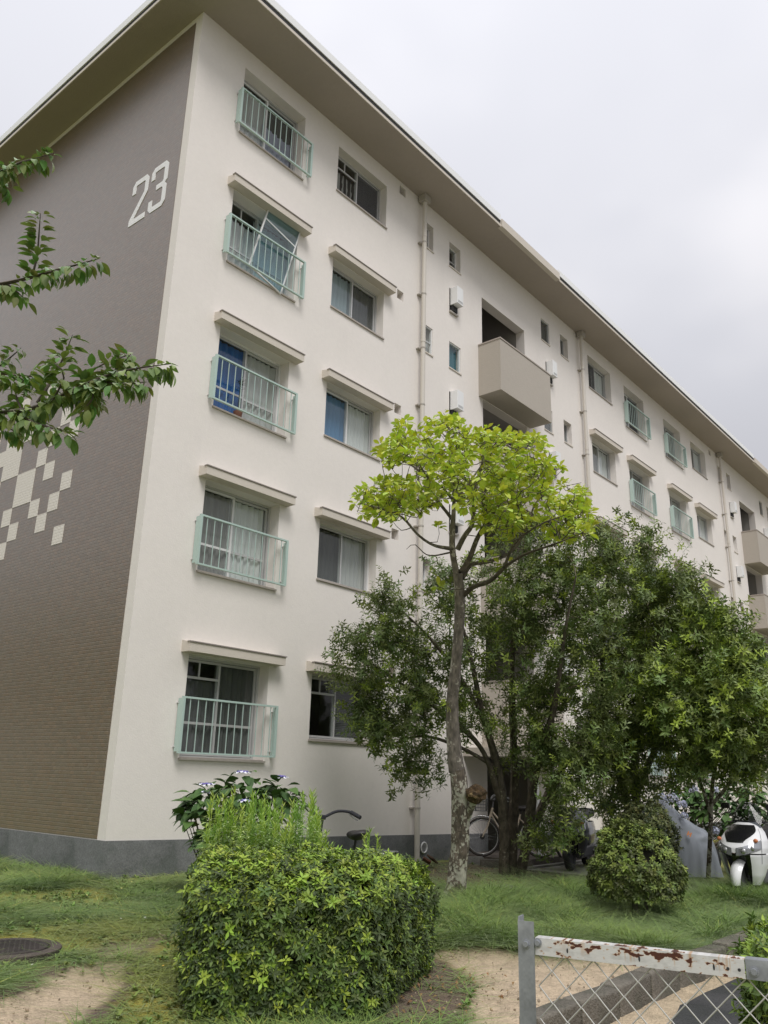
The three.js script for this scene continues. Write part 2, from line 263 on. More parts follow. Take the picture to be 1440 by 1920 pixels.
{ // the wall with all its openings
  const s = new THREE.Shape(); s.moveTo(0, 0.44); for (let x = 2; x <= 8; x += 2) s.lineTo(x, plinthTop(x));
  s.lineTo(8.57, plinthTop(8.57)); s.lineTo(8.57, 1.86); s.lineTo(10.56, 1.86); s.lineTo(10.56, plinthTop(10.56)); s.lineTo(12, 0.2);
  s.lineTo(8.57 + PER, 0.2); s.lineTo(8.57 + PER, 1.86); s.lineTo(10.56 + PER, 1.86); s.lineTo(10.56 + PER, 0.2);
  s.lineTo(XEND, 0.2); s.lineTo(XEND, Ysof); s.lineTo(0, Ysof); s.closePath();
  for (const [a, b, c, d] of holes) { const p = new THREE.Path(), lo = Math.max(c, plinthTop(a) + 0.01); rectPath(p, a, b, lo, d); s.holes.push(p); }
  const g = new THREE.ExtrudeGeometry(s, { depth: 0.25, bevelEnabled: false }); g.translate(0, 0, -0.25);
  obj('wall', metric(g), M.wall, bld);
  obj('end_wall', [box(0, 0.25, 0.44, Ysof, -DEEP, -0.25)], M.wall, bld);
  obj('back_wall', [box(0.25, XEND, -0.4, Ysof, -DEEP, -DEEP + 0.25), box(XEND - 0.25, XEND, -0.4, Ysof, -DEEP + 0.25, -0.25)], M.wall, bld);
  const inner = [[0.25, 8.45], [10.68, 8.45 + PER], [10.68 + PER, XEND - 0.25]].map(([a, b]) => box(a, b, -0.3, Ysof, -2.05, -1.9)); // the stairwells run back to the rear wall
  for (let f = 0; f <= 5; f++) { const y = 0.62 + FL * f; if (f < 5) inner.push(box(0.25, 8.45, y - 0.15, y, -1.9, -0.25), box(10.68, 8.45 + PER, y - 0.15, y, -1.9, -0.25), box(10.68 + PER, XEND - 0.25, y - 0.15, y, -1.9, -0.25)); }
  for (const x of [3, 5.6, 13.6, 16.2, 19.1, 21.9, 24.6, 13.6 + PER, 16.2 + PER]) inner.push(box(x, x + 0.1, -0.3, Ysof, -1.9, -0.25));
  for (const x of [8.45, 10.58, 8.45 + PER, 10.58 + PER]) obj('stair_wall', box(x, x + 0.1, -0.3, Ysof, -DEEP + 0.25, -0.25), M.stairInside, bld);
  obj('interior_partition', inner, M.inside, bld);
  for (const off of [0, PER]) for (let f = 0; f < 4; f++) obj('stair_landing', box(8.56 + off, 10.57 + off, 1.88 + FL * f, 1.995 + FL * f, -3.2, -0.25), M.stairInside, bld);
  const pl = new THREE.Shape(); pl.moveTo(-0.015, -0.7); pl.lineTo(-0.015, 0.44); for (let x = 2; x <= 8; x += 2) pl.lineTo(x, plinthTop(x)); pl.lineTo(8.55, plinthTop(8.55)); pl.lineTo(8.55, -0.7); pl.closePath();
  const pr2 = new THREE.Shape(); pr2.moveTo(10.58, -0.7); pr2.lineTo(10.58, plinthTop(10.58)); pr2.lineTo(12, 0.2); pr2.lineTo(XEND, 0.2); pr2.lineTo(XEND, -0.7); pr2.closePath();
  const pg = [pl, pr2].map(q => { const e = new THREE.ExtrudeGeometry(q, { depth: 0.2, bevelEnabled: false }); e.translate(0, 0, -0.185); return metric(e); });
  pg.push(box(-0.015, 0.2, -0.7, 0.44, -DEEP, -0.185));
  obj('plinth', pg, M.plinth, bld);
  obj('tile_wall', box(-0.006, 0.02, 0.452, 13.55, -DEEP + 0.02, -0.18), M.tile, bld);
  const steps = [[8.05, 10.85], [8.05 + PER, 10.85 + PER]];
  obj('eave', [box(-0.58, XEND + 0.5, Ysof, Ysof + 0.06, -DEEP - 0.88, 0.875)], M.soffit, bld);
  obj('eave_edge', [box(-0.6, XEND + 0.52, Ysof + 0.005, Ysof + 0.065, 0.876, 0.895), box(-0.6, -0.581, Ysof + 0.005, Ysof + 0.065, -DEEP - 0.9, 0.875)], M.trim, bld);
  obj('dark_groove', [box(-0.585, XEND + 0.45, Ysof + 0.061, Ysof + 0.165, -DEEP - 0.8, 0.88)], M.dark, bld);  // near-black strip, paints the shade of the groove between lip and cap
  const cap = [];
  let px = -0.605; for (const [a, b] of [...steps, [XEND + 0.53, 0]]) { cap.push(box(px, a, Ysof + 0.166, Ysof + 0.325, 0.3, 0.9)); px = b; }
  cap.push(box(-0.605, XEND + 0.53, Ysof + 0.166, Ysof + 0.325, -DEEP - 0.9, 0.299));
  obj('roof', cap, M.roofCap, bld);
  for (const [a, b] of steps) obj('roof_gutter_box', box(a, b, Ysof - 0.008, Ysof + 0.2, 0.815, 0.935), M.trim, bld);
  // downpipes with their collars
  for (const x of [6.11, 13.58, 25.2, 13.58 + PER]) {
    const z = 0.13, p = obj('downpipe', [rod(V(x, -0.35, z), V(x, 13.62, z), 0.05, 14)], M.pipe, bld);
    obj('hopper', [box(x - 0.1, x + 0.1, 13.5, 13.66, 0.04, 0.22)], M.bracket, p);
    for (let y = 0.75; y < 13.3; y += 1.3) obj('pipe_bracket', [rod(V(x, y, z), V(x, y + 0.03, z), 0.057, 14), box(x - 0.08, x + 0.08, y + 0.004, y + 0.026, 0.002, 0.07)], M.bracket, p);
    for (let y = 2.2; y < 13; y += 2.6) obj('pipe_coupler', rod(V(x, y, z), V(x, y + 0.09, z), 0.056, 14), M.pipe, p);
  }
  // chequer of pale tile panels, 0.3 m squares; column c runs into the wall, row r upwards
  const sq = [[1, 0, 1, 1], [1, 3, 1, 1], [2, 2, 1, 1], [3, 1, 1, 1], [4, 2, 1, 1], [3, 4, 1, 1], [5, 3, 2, 2], [4, 5, 1, 1], [3, 6, 1, 1], [1, 6, 1, 1], [7, 5, 2, 2], [6, 7, 1, 1], [7, 2, 1, 1], [6, 1, 1, 1], [7, 0, 1, 1], [8, 7, 1, 1], [9, 3, 2, 2], [9, 6, 1, 1], [10, 7, 2, 2], [11, 5, 1, 1], [9, 1, 1, 1], [11, 2, 1, 1], [2, 7, 1, 1], [5, 8, 1, 1], [4, 9, 1, 1], [7, 9, 1, 1]];
  for (const [c, r, w, h] of sq) { const z0 = -2.11 - 0.305 * (c - 1), y0 = 4.575 + 0.299 * r; obj('tile_panel', box(-0.011, -0.0055, y0, y0 + 0.299 * h, z0 - 0.305 * w, z0), M.tileWhite, bld); }
  // house number
  const dig = (poly, z0) => { const s = new THREE.Shape(); poly.forEach(([x, y], i) => i ? s.lineTo(x, y) : s.moveTo(x, y)); s.closePath(); const g = new THREE.ExtrudeGeometry(s, { depth: 0.008, bevelEnabled: false }); const p = g.attributes.position; for (let i = 0; i < p.count; i++) { const a = p.getX(i), y = p.getY(i), d = p.getZ(i); p.setXYZ(i, -0.006 - d, y, z0 + a); } g.computeVertexNormals(); obj('house_number', metric(g), M.digit, bld); };
  const T = 0.1; // stroke; digits 0.46 wide, 0.88 tall, corners cut
  dig([[0, 9.97], [0.46, 9.97], [0.46, 10.075], [0.135, 10.075], [0.46, 10.5], [0.46, 10.78], [0.385, 10.86], [0.075, 10.86], [0, 10.78], [0, 10.6], [T, 10.6], [T, 10.74], [0.12, 10.76], [0.34, 10.76], [0.36, 10.74], [0.36, 10.53], [0, 10.09]], -1.46);
  dig([[0.075, 9.97], [0.385, 9.97], [0.46, 10.05], [0.46, 10.37], [0.41, 10.42], [0.46, 10.47], [0.46, 10.78], [0.385, 10.86], [0.075, 10.86], [0, 10.78], [0, 10.62], [T, 10.62], [T, 10.74], [0.12, 10.76], [0.34, 10.76], [0.36, 10.74], [0.36, 10.5], [0.33, 10.47], [0.17, 10.47], [0.17, 10.37], [0.33, 10.37], [0.36, 10.34], [0.36, 10.09], [0.34, 10.07], [0.12, 10.07], [T, 10.09], [T, 10.21], [0, 10.21], [0, 10.05]], -0.92);
}

// ---------- ground ----------
function groundY(x, z) { const b = -0.3 * Math.min(1, Math.hypot(Math.max(x, 0) / 14, Math.max(z, 0) / 5)); const edge = sm(6.2, 6.3, z) ; return b + 0.035 * (fbm(x * 0.9 + 50, z * 0.9 + 50, 3) - 0.5) * sm(0, 1.2, Math.max(z, -x)) - 0.11 * edge * sm(-1.6, -1.0, x); }
function segD(px, pz, pts) { let d = 1e9, t0 = 0; for (let i = 0; i + 1 < pts.length; i++) { const [ax, az] = pts[i], [bx, bz] = pts[i + 1]; const t = clamp(((px - ax) * (bx - ax) + (pz - az) * (bz - az)) / ((bx - ax) ** 2 + (bz - az) ** 2)); const q = Math.hypot(px - ax - t * (bx - ax), pz - az - t * (bz - az)); if (q < d) { d = q; t0 = i + t; } } return [d, t0]; }
function inPoly(x, z, P) { let s = false; for (let i = 0, j = P.length - 1; i < P.length; j = i++) { const [a, b] = P[i], [c, d] = P[j]; if ((b > z) !== (d > z) && x < (c - a) * (z - b) / (d - b) + a) s = !s; } return s; }
function polyS(x, z, P) { const d = segD(x, z, [...P, P[0]])[0]; return inPoly(x, z, P) ? d : -d; } // signed depth inside
const sandPath = [[-3.9, 4.5], [-3.1, 4.0], [-2.6, 3.8], [-2.05, 3.3], [-1.55, 2.88], [-1.0, 2.65], [-0.4, 2.6]];
const sandRight = [[0.75, 4.45], [1.4, 4.5], [1.55, 4.95], [1.9, 5.6], [2.9, 6.25], [0.2, 6.35], [-1.2, 6.3], [-2.6, 6.5], [-2.3, 6.1], [-1.0, 5.9], [-0.2, 5.42], [0.5, 4.75]];
const soilHedge = [[-2.0, 5.05], [-1.5, 5.9], [-0.9, 5.95], [0.1, 5.35], [0.5, 4.8], [0.1, 3.6], [-1.0, 3.6], [-1.9, 4.6]];
const mossA = [[-2.55, 4.6], [-2.35, 3.95], [-1.95, 3.55], [-1.4, 3.1], [-0.8, 2.85], [-0.7, 3.4], [-1.4, 4.1], [-2.1, 5.2], [-2.6, 5.2]];
const hedgePoly = [[-2.35, 4.76], [-1.38, 5.55], [0.35, 4.77], [0.15, 3.8], [-1.31, 3.4]];
function cover(x, z) { // shares of bare sand, soil and painted shrub shade, moss, and the height of the grass
  const w = (fbm(x * 2.2 + 9, z * 2.2 + 5, 4) - 0.5), w2 = (fbm(x * 7 + 3, z * 7 + 8, 3) - 0.5), n = w * 0.5 + w2 * 0.22;
  const [d, t] = segD(x, z, sandPath), wid = lerp(0.42, 0.08, clamp(t / 5.2));
  let sand = sm(0.07, -0.06, d - wid + n * 0.45) * lerp(1, 0.35, sm(2.2, 4.8, t));
  let soil = sm(0.16, -0.1, d - wid * 1.35 - 0.06 + n * 0.7) * 0.8 * (0.55 + 0.9 * sm(-0.1, 0.15, w2));
  sand = Math.max(sand, sm(-0.1, 0.12, polyS(x, z, sandRight) + n * 0.4));
  soil = Math.max(soil, sm(-0.25, 0.1, polyS(x, z, sandRight) + n * 0.5) * 0.6);
  const hd = polyS(x, z, soilHedge); soil = Math.max(soil, sm(-0.15, 0.12, hd + n * 0.4)); if (hd > -0.1) sand *= sm(0.08, -0.1, hd + n * 0.3);
  if (x > 2.6) { const e = (x - 6.2) ** 2 / 9 + (z - 1.6) ** 2 / 2.1; soil = Math.max(soil, 0.95 * sm(1.15, 0.75, e + n * 0.8)); }
  soil = Math.max(soil, 0.85 * sm(1.1, 0.4, Math.hypot(x - 4.4, z - 4.6) + n));  // brown patch painting the shade under the rounded shrub
  let moss = sm(-0.15, 0.2, polyS(x, z, mossA) + n * 0.5) * 0.9;
  moss = Math.max(moss, 0.75 * sm(0.05, 0.3, w + 0.08) * (x < 1 ? 1 : 0.45));
  const e2 = (x + 2.2) ** 2 / 2.2 + (z - 2.25) ** 2 / 0.22; moss = Math.max(moss, 0.85 * sm(1.3, 0.7, e2 + n));
  const wallMoss = sm(0.55, 0.1, Math.abs(z - 0.12)) * (x > 0 ? 1 : 0) * 0.6; moss = Math.max(moss, wallMoss);
  if (z > 6.42 && x > -1.5) { sand = Math.max(sand, 0.9 * sm(0.55, 0.3, z - 6.42 + n * 0.4)); }
  let grass = 1 - Math.max(sand, soil * 0.92);
  const tall = x > 0.6 ? 1 : 0;
  return { sand, soil, moss, grass, tall, w, w2 };
}
{
  const N = 2048, X0 = -8, Z0 = -10, S = 20, d = new Uint8Array(N * N * 4), h = new Uint8Array(1024 * 1024 * 4);
  const C = { grass: [0.16, 0.18, 0.045], moss: [0.33, 0.285, 0.045], sand: [0.52, 0.41, 0.285], soil: [0.15, 0.11, 0.075] };
  const enc = v => Math.round(255 * Math.pow(clamp(v), 1 / 2.2));
  for (let j = 0; j < N; j++) for (let i = 0; i < N; i++) {
    const x = X0 + (i + 0.5) / N * S, z = Z0 + (j + 0.5) / N * S, o = (j * N + i) * 4;
    let q; if (x < -5.5 || z > 8.6) q = { sand: 0, soil: 0.1, moss: 0.3, w: 0, w2: 0 }; else q = cover(x, z);
    const g = noise(x * 60 + 3, z * 60 + 7), g2 = noise(x * 19 + 1, z * 19 + 2), k = 0.82 + 0.22 * g + 0.16 * g2;
    const pebble = noise(x * 95, z * 95) > 0.87 ? 1.14 : 1, litter = noise(x * 37 + 70, z * 80 + 30) > 0.86 ? 0.5 : 1;
    for (let c = 0; c < 3; c++) {
      let v = lerp(C.grass[c], C.moss[c], q.moss); v = lerp(v, C.soil[c] * litter, q.soil); v = lerp(v, C.sand[c] * pebble * (litter < 1 ? 0.75 : 1) * (1 - 0.14 * sm(0.1, 0.25, q.w2 + 0.08)), q.sand);
      d[o + c] = enc(v * k);
    } d[o + 3] = 255;
  }
  for (let j = 0; j < 1024; j++) for (let i = 0; i < 1024; i++) { const u = i / 1024, v = j / 1024, k = 0.55 * pf(u, v, 32, 4) + 0.45 * pf(u, v, 256, 1), o = (j * 1024 + i) * 4; h[o] = h[o + 1] = h[o + 2] = k * 255; h[o + 3] = 255; }
  const t = new THREE.DataTexture(d, N, N, THREE.RGBAFormat); t.colorSpace = THREE.SRGBColorSpace; t.wrapS = t.wrapT = THREE.MirroredRepeatWrapping; t.magFilter = THREE.LinearFilter; t.needsUpdate = true;
  const b = new THREE.DataTexture(h, 1024, 1024, THREE.RGBAFormat); b.wrapS = b.wrapT = THREE.RepeatWrapping; b.magFilter = THREE.LinearFilter; b.repeat.set(8, 8); b.needsUpdate = true;
  M.ground = new THREE.MeshStandardMaterial({ map: t, bumpMap: b, bumpScale: 0.022, roughness: 0.97 });
  // one sheet: fine near the camera, coarse out to the horizon
  const ax = []; for (let x = -8; x <= 12.001; x += 0.1) ax.push(x); for (const e of [16, 24, 40, 80, 160, 300]) ax.push(e); for (const e of [-12, -20, -40, -80, -160, -300]) ax.unshift(e);
  const az = []; for (let z = -4; z <= 10.001; z += 0.1) az.push(z); for (const e of [14, 24, 40, 80, 160, 300]) az.push(e); for (const e of [-8, -14, -24, -40, -80, -160, -300]) az.unshift(e);
  const pos = [], uv = [], idx = [], W = ax.length;
  for (const z of az) for (const x of ax) { const near = x > -8.01 && x < 12.01 && z > -4.01 && z < 10.01; const cv = near && z < 8.5 && x > -5.5 ? cover(x, z) : null; pos.push(x, groundY(x, z) + (near ? 0.03 * (fbm(x * 4, z * 4, 2) - 0.5) : 0) - (cv ? 0.02 * cv.sand : 0), z); uv.push((x - X0) / S, (z - Z0) / S); }
  for (let j = 0; j + 1 < az.length; j++) for (let i = 0; i + 1 < W; i++) { const a = j * W + i; idx.push(a, a + W, a + 1, a + 1, a + W, a + W + 1); }
  const g = new THREE.BufferGeometry(); g.setAttribute('position', new THREE.Float32BufferAttribute(pos, 3)); g.setAttribute('uv', new THREE.Float32BufferAttribute(uv, 2)); g.setIndex(idx); g.computeVertexNormals();
  struct('ground', g, M.ground);
  struct('bounce_sheet', (() => { const g = new THREE.PlaneGeometry(160, 60); g.rotateX(-Math.PI / 2); g.translate(10, -0.28, 41.2); return metric(g); })(), new THREE.MeshStandardMaterial({ color: lin(0.36, 0.345, 0.325), map: concreteMap, roughness: 0.95 })); // added unseen sheet behind the camera, bounces neutral light under the eaves
  // asphalt lane beyond the kerb
  const rp = [], ri = [], ru = []; const rn = 120; for (let i = 0; i <= rn; i++) { const x = -0.2 + i * 0.2, zz = lerp(6.9, 6.66, sm(0, 1.2, x)) + 0.12 * (fbm(x * 1.5, 3, 3) - 0.5) + 0.06 * (fbm(x * 9, 8, 2) - 0.5); for (let j = 0; j <= 8; j++) { const z = lerp(zz, 11, j / 8); rp.push(x, Math.max(-0.405, groundY(x, z) + 0.022), z); ru.push(x, z); } }
  for (let i = 0; i < rn; i++) for (let j = 0; j < 8; j++) { const a = i * 9 + j; ri.push(a, a + 1, a + 9, a + 1, a + 10, a + 9); }
  const rg = new THREE.BufferGeometry(); rg.setAttribute('position', new THREE.Float32BufferAttribute(rp, 3)); rg.setAttribute('uv', new THREE.Float32BufferAttribute(ru, 2)); rg.setIndex(ri); rg.computeVertexNormals(); struct('road', rg, M.asphalt);
}

// ---------- leaves ----------
function leafGeo(L, W, { fold = 0.25, bend = 0.3, segs = 3, shape = 0.5, stalk = 0 } = {}) { // along +z from the origin, face up +y
  const pos = [], idx = [], uv = [];
  const wAt = t => W / 2 * Math.pow(Math.sin(Math.PI * Math.pow(t, shape)), 0.85);
  for (let i = 0; i <= segs; i++) { const t = i / segs, w = i === 0 || i === segs ? 0.0008 : wAt(t), y = -bend * L * t * t, z = stalk + L * t * (1 - 0.15 * bend * t); pos.push(-w, y + fold * w, z, 0, y, z, w, y + fold * w, z); uv.push(0, t, 0.5, t, 1, t); }
  for (let i = 0; i < segs; i++) { const a = i * 3; for (const k of [0, 1]) idx.push(a + k, a + 3 + k, a + 1 + k, a + 1 + k, a + 3 + k, a + 4 + k); }
  const g = new THREE.BufferGeometry(); g.setAttribute('position', new THREE.Float32BufferAttribute(pos, 3)); g.setAttribute('uv', new THREE.Float32BufferAttribute(uv, 2)); g.setIndex(idx); g.computeVertexNormals(); return prep(g);
}
const mtx = (pos, dir, up, s = 1, roll = 0) => { // +z to dir, +y towards up
  const z = dir.clone().normalize(), x = V().crossVectors(up, z); if (x.lengthSq() < 1e-6) x.set(1, 0, 0).cross(z); x.normalize(); const y = V().crossVectors(z, x);
  const m = new THREE.Matrix4().makeBasis(x, y, z); if (roll) m.multiply(new THREE.Matrix4().makeRotationZ(roll)); m.scale(V(s, s, s)); m.setPosition(pos); return m;
};
function put(g, m) { const q = g.clone(); q.applyMatrix4(m); return q; }
function sprigGeo(leaf, n, seed, { len = 0.1, spread = 0.9, stem = 0.0025, tip = true } = {}) { // leaves round a little stem along +y
  const r = rngOf(seed), gs = [];
  for (let i = 0; i < n; i++) { const t = tip ? 0.35 + 0.65 * (i + 1) / n : (i + 0.5) / n, a = i * 2.4 + r() * 0.6, el = lerp(spread, 0.35, t * t) + (r() - 0.5) * 0.4; const d = V(Math.cos(a) * Math.sin(el + 0.5), Math.cos(el + 0.5), Math.sin(a) * Math.sin(el + 0.5)); gs.push(put(leaf, mtx(V(0, len * t, 0), d, V(0, 1, 0.01), 0.75 + r() * 0.45, (r() - 0.5) * 0.7))); }
  if (stem) gs.push(rod(V(0, 0, 0), V(0, len, 0), stem, 3));
  return merged(gs);
}
function leafMat(r, g, b, through = 0.35, rough = 0.8) { return new THREE.MeshPhysicalMaterial({ color: lin(r, g, b), roughness: rough, transmission: through, thickness: 0, ior: 1.4, side: THREE.DoubleSide }); }
function cloud(name, geo, material, items, parent, tint) { // items: Matrix4 with .c colour
  const im = new THREE.InstancedMesh(geo, material, items.length); im.name = name; im.castShadow = im.receiveShadow = true; im.userData.kind = 'stuff';
  const c = new THREE.Color(); items.forEach((m, i) => { im.setMatrixAt(i, m.m || m); const k = m.c || [1, 1, 1]; im.setColorAt(i, c.setRGB(k[0], k[1], k[2])); });
  parent.add(im); return im;
}
function singles(name, geo, mats, items, parent, r) { for (const m of items) { const o = new THREE.Mesh(geo, mats[Math.floor(r() * mats.length)]); o.name = name; o.castShadow = o.receiveShadow = true; (m.m || m).decompose(o.position, o.quaternion, o.scale); parent.add(o); } }
const rdir = r => { const y = 2 * r() - 1, a = r() * 6.2832, s = Math.sqrt(1 - y * y); return V(Math.cos(a) * s, y, Math.sin(a) * s); };
function barkTex(base, lich, amount, seed) { return texOf(512, (u, v) => { const n = pf(u, v, 8, 5), f = pf(u + 0.4, v * 0.5, 32, 3), q = 0.3 * pf(u + seed, v + 0.2, 5, 3) + 0.4 * pf(u + 0.6, v + seed, 14, 3) + 0.3 * pf(u + seed, v, 40, 2); const l = sm(1 - amount, 1.09 - amount, q); const k = 0.78 + 0.4 * (n - 0.5) + 0.45 * (f - 0.5); return [0, 1, 2].map(i => lerp(base[i] * k, lich[i] * (0.8 + 0.4 * f), l * 0.85)); }, true); }
const barkBump = texOf(256, (u, v) => { const k = 0.6 * pf(u, v * 0.6, 24, 3) + 0.4 * pf(u, v, 6, 3); return [k, k, k]; }, false);
M.barkPale = new THREE.MeshStandardMaterial({ map: barkTex([0.50, 0.45, 0.40], [0.76, 0.75, 0.69], 0.52, 0.3), bumpMap: barkBump, bumpScale: 0.012, roughness: 0.95 });
M.barkGrey = new THREE.MeshStandardMaterial({ map: barkTex([0.58, 0.54, 0.50], [0.72, 0.70, 0.65], 0.42, 0.7), bumpMap: barkBump, bumpScale: 0.01, roughness: 0.95 });
M.barkDark = new THREE.MeshStandardMaterial({ map: barkTex([0.45, 0.41, 0.36], [0.58, 0.56, 0.50], 0.38, 0.5), bumpMap: barkBump, bumpScale: 0.012, roughness: 0.95 });
M.twig = mat(lin(0.15, 0.12, 0.09), 0.9);
M.stump = new THREE.MeshStandardMaterial({ map: barkTex([0.36, 0.28, 0.18], [0.55, 0.47, 0.33], 0.4, 0.2), bumpMap: barkBump, bumpScale: 0.02, roughness: 0.95 });

// ---------- young-leaved tree in front of the wall ----------
{
  const r = rngOf(4242), D = 10.75, t = thing('magnolia_tree', 'slim tree with bright yellow-green leaves and a lichen-patched pale trunk', 'tree');
  const P = (px, py, dz = 0) => at(px, py, D + dz);
  obj('trunk', limb([P(856, 1698), P(857, 1650), P(864, 1560), P(862, 1480), P(857, 1440)], [0.17, 0.125, 0.118, 0.115, 0.104], 14, 0.06, 0.28, 3), M.barkPale, t);
  obj('upper_trunk', limb([P(857, 1446), P(852, 1400), P(848, 1330), P(855, 1250), P(860, 1180), P(862, 1120), P(858, 1075)], [0.1055, 0.093, 0.08, 0.072, 0.068, 0.066, 0.06], 14, 0.06, 0.25, 3), M.barkGrey, t);
  for (let k = 0; k < 4; k++) obj('root', limb([P(856, 1660), P(856 + (k - 1.5) * 14, 1685, (k % 2 - 0.5) * 0.2), P(856 + (k - 1.5) * 24, 1699, (k % 2 - 0.5) * 0.4)], [0.09, 0.06, 0.03], 7, 0.05, 0.3, k), M.barkPale, t);
  obj('pruned_stub', [limb([P(866, 1555), P(880, 1520, -0.05), P(888, 1497, -0.08)], [0.05, 0.05, 0.06], 9, 0.05, 0.3, 5)], M.barkPale, t);
  { const g = new THREE.IcosahedronGeometry(0.1, 3), p = g.attributes.position; for (let i = 0; i < p.count; i++) { const x = p.getX(i) * 12, y = p.getY(i) * 12, z = p.getZ(i) * 12; const k = 0.65 + 0.95 * fbm(x * 2 + 40, y * 2 + z * 1.3 + 40, 4); p.setXYZ(i, p.getX(i) * k * 1.25, p.getY(i) * k, p.getZ(i) * k); } g.computeVertexNormals(); const c = P(892, 1489, -0.08); g.translate(c.x, c.y, c.z); obj('burl', g, M.stump, t); }
  const L = [ // limbs: [x, y, extra depth] in the photograph, radii
    [[[858, 1085, 0], [848, 1029, 0.1], [851, 942, 0.1], [849, 895, 0.2], [846, 835, 0.25], [856, 800, 0.2]], [0.055, 0.05, 0.03, 0.02, 0.01, 0.004]],
    [[[851, 1030, 0.1], [813, 1022, -0.15], [784, 1003, -0.3], [755, 971, -0.5], [720, 955, -0.65], [676, 944, -0.8]], [0.034, 0.024, 0.02, 0.017, 0.011, 0.004]],
    [[[849, 975, 0.1], [813, 928, 0.35], [795, 893, 0.5], [770, 872, 0.6], [736, 858, 0.75]], [0.03, 0.022, 0.017, 0.012, 0.004]],
    [[[851, 940, 0.1], [830, 915, -0.3], [800, 893, -0.7], [782, 862, -0.95]], [0.022, 0.016, 0.011, 0.004]],
    [[[858, 1030, 0], [871, 1005, -0.05], [885, 985, -0.1], [889, 928, -0.2], [907, 855, -0.3], [909, 815, -0.35]], [0.045, 0.04, 0.034, 0.028, 0.015, 0.004]],
    [[[862, 1075, 0], [877, 1054, 0.1], [900, 1000, 0.3], [947, 928, 0.55], [968, 877, 0.7], [967, 832, 0.8]], [0.05, 0.044, 0.034, 0.026, 0.015, 0.004]],
    [[[866, 1120, 0], [885, 1102, -0.1], [921, 1088, -0.3], [947, 1063, -0.5], [983, 1040, -0.7], [1037, 1021, -0.95], [1091, 1000, -1.15]], [0.044, 0.04, 0.035, 0.028, 0.02, 0.013, 0.004]],
    [[[866, 1085, 0], [885, 1058, 0.3], [921, 1052, 0.6], [965, 1029, 0.9], [994, 971, 1.05], [1005, 942, 1.1], [1050, 915, 1.25], [1090, 905, 1.35]], [0.038, 0.033, 0.028, 0.024, 0.019, 0.014, 0.009, 0.004]],
    [[[945, 1064, -0.5], [965, 1020, -0.8], [1010, 985, -1.1], [1060, 965, -1.35]], [0.026, 0.018, 0.012, 0.004]],
    [[[851, 1035, 0.1], [800, 1040, -0.4], [775, 1020, -0.55], [762, 1030, -0.6]], [0.014, 0.009, 0.006, 0.003]],
    [[[851, 942, 0.1], [880, 905, 0.5], [905, 870, 0.9], [930, 840, 1.15]], [0.022, 0.016, 0.011, 0.004]],
  ];
  const nodes = [];
  L.forEach(([pts, rad], i) => {
    const c = pts.map(q => P(...q)); obj('branch', limb(c, rad.map(q => q * 0.85), 7, 0.08, 0.22, i + 11), i < 2 || i === 4 ? M.barkGrey : M.barkDark, t);
    const cv = new THREE.CatmullRomCurve3(c, false, 'centripetal'); for (let k = 2; k <= 14; k++) nodes.push({ p: cv.getPointAt(k / 14), w: 1 - k / 20 });
  });
  const crown = [[655, 940], [680, 913], [738, 882], [705, 850], [718, 806], [742, 785], [800, 792], [832, 768], [872, 786], [905, 800], [960, 815], [1012, 812], [1035, 868], [1082, 888], [1100, 930], [1112, 985], [1118, 1015], [1062, 1010], [1010, 985], [985, 990], [940, 1010], [905, 1010], [880, 960], [840, 930], [810, 950], [760, 962], [690, 972]];
  const leaf = leafGeo(0.096, 0.053, { fold: 0.22, bend: 0.2, segs: 5, shape: 1.25, stalk: 0.015 });
  const all = [], twigs = [], cl = [];
  let guard = 0;
  while (cl.length < 640 && guard++ < 60000) {
    const px = 650 + r() * 475, py = 765 + r() * 255; if (!inPoly(px, py, crown)) continue;
    if (fbm(px * 0.018 + 3, py * 0.034 + 8, 2) < 0.40) continue; // open gaps between the layers
    const dx = (px - 885) / 240, dy = (py - 930) / 150, dd = Math.sqrt(Math.max(0.05, 1 - dx * dx * 0.9 - dy * dy * 0.7)); const dz = (r() * 2 - 1) * 1.35 * dd;
    const p = P(px, py, dz); if (cl.some(q => q.distanceTo(p) < 0.10)) continue; cl.push(p);
  }
  for (let k = 0, g2 = 0; k < 110 && g2 < 5000; g2++) { const px = 655 + r() * 460, py = 905 + r() * 105; if (!inPoly(px, py, crown) || Math.abs(px - 868) < 62 || fbm(px * 0.022 + 13, py * 0.05 + 8, 2) < 0.42) continue; cl.push(P(px, py, (r() * 2 - 1) * 0.9 - 0.2)); k++; }
  for (const [px, py, dz] of [[905, 1050, -0.2], [925, 1040, 0.2], [945, 1055, -0.4], [905, 1030, 0.3], [790, 955, -0.5], [822, 985, -0.2], [735, 975, -0.6], [835, 1322, -0.1], [1040, 1010, -0.9], [1105, 1000, -1.15], [1080, 985, -1.2], [925, 995, 0.4], [945, 1010, 0.5], [820, 1100, 0]]) cl.push(P(px, py, dz));
  const up = V(0, 1, 0);
  for (const p of cl) {
    let best = null, bd = 9; for (const n of nodes) { const d = n.p.distanceTo(p) + (n.p.y > p.y ? 0.25 : 0); if (d < bd) { bd = d; best = n.p; } }
    const out = V().subVectors(p, best), len = out.length(); const mid = V().lerpVectors(best, p, 0.55).add(V((r() - 0.5) * 0.12, -0.05 - 0.06 * r(), (r() - 0.5) * 0.12));
    if (len < 1.3) twigs.push(limb([best, mid, p], [Math.min(0.012, 0.004 + len * 0.008), 0.005, 0.0028], 5, 0.12, 0.15, Math.floor(r() * 99)));
    nodes.push({ p: V().lerpVectors(best, p, 0.6) });
    const dirn = out.normalize().add(up.clone().multiplyScalar(0.7)).normalize(), n = 7 + Math.floor(r() * 7);
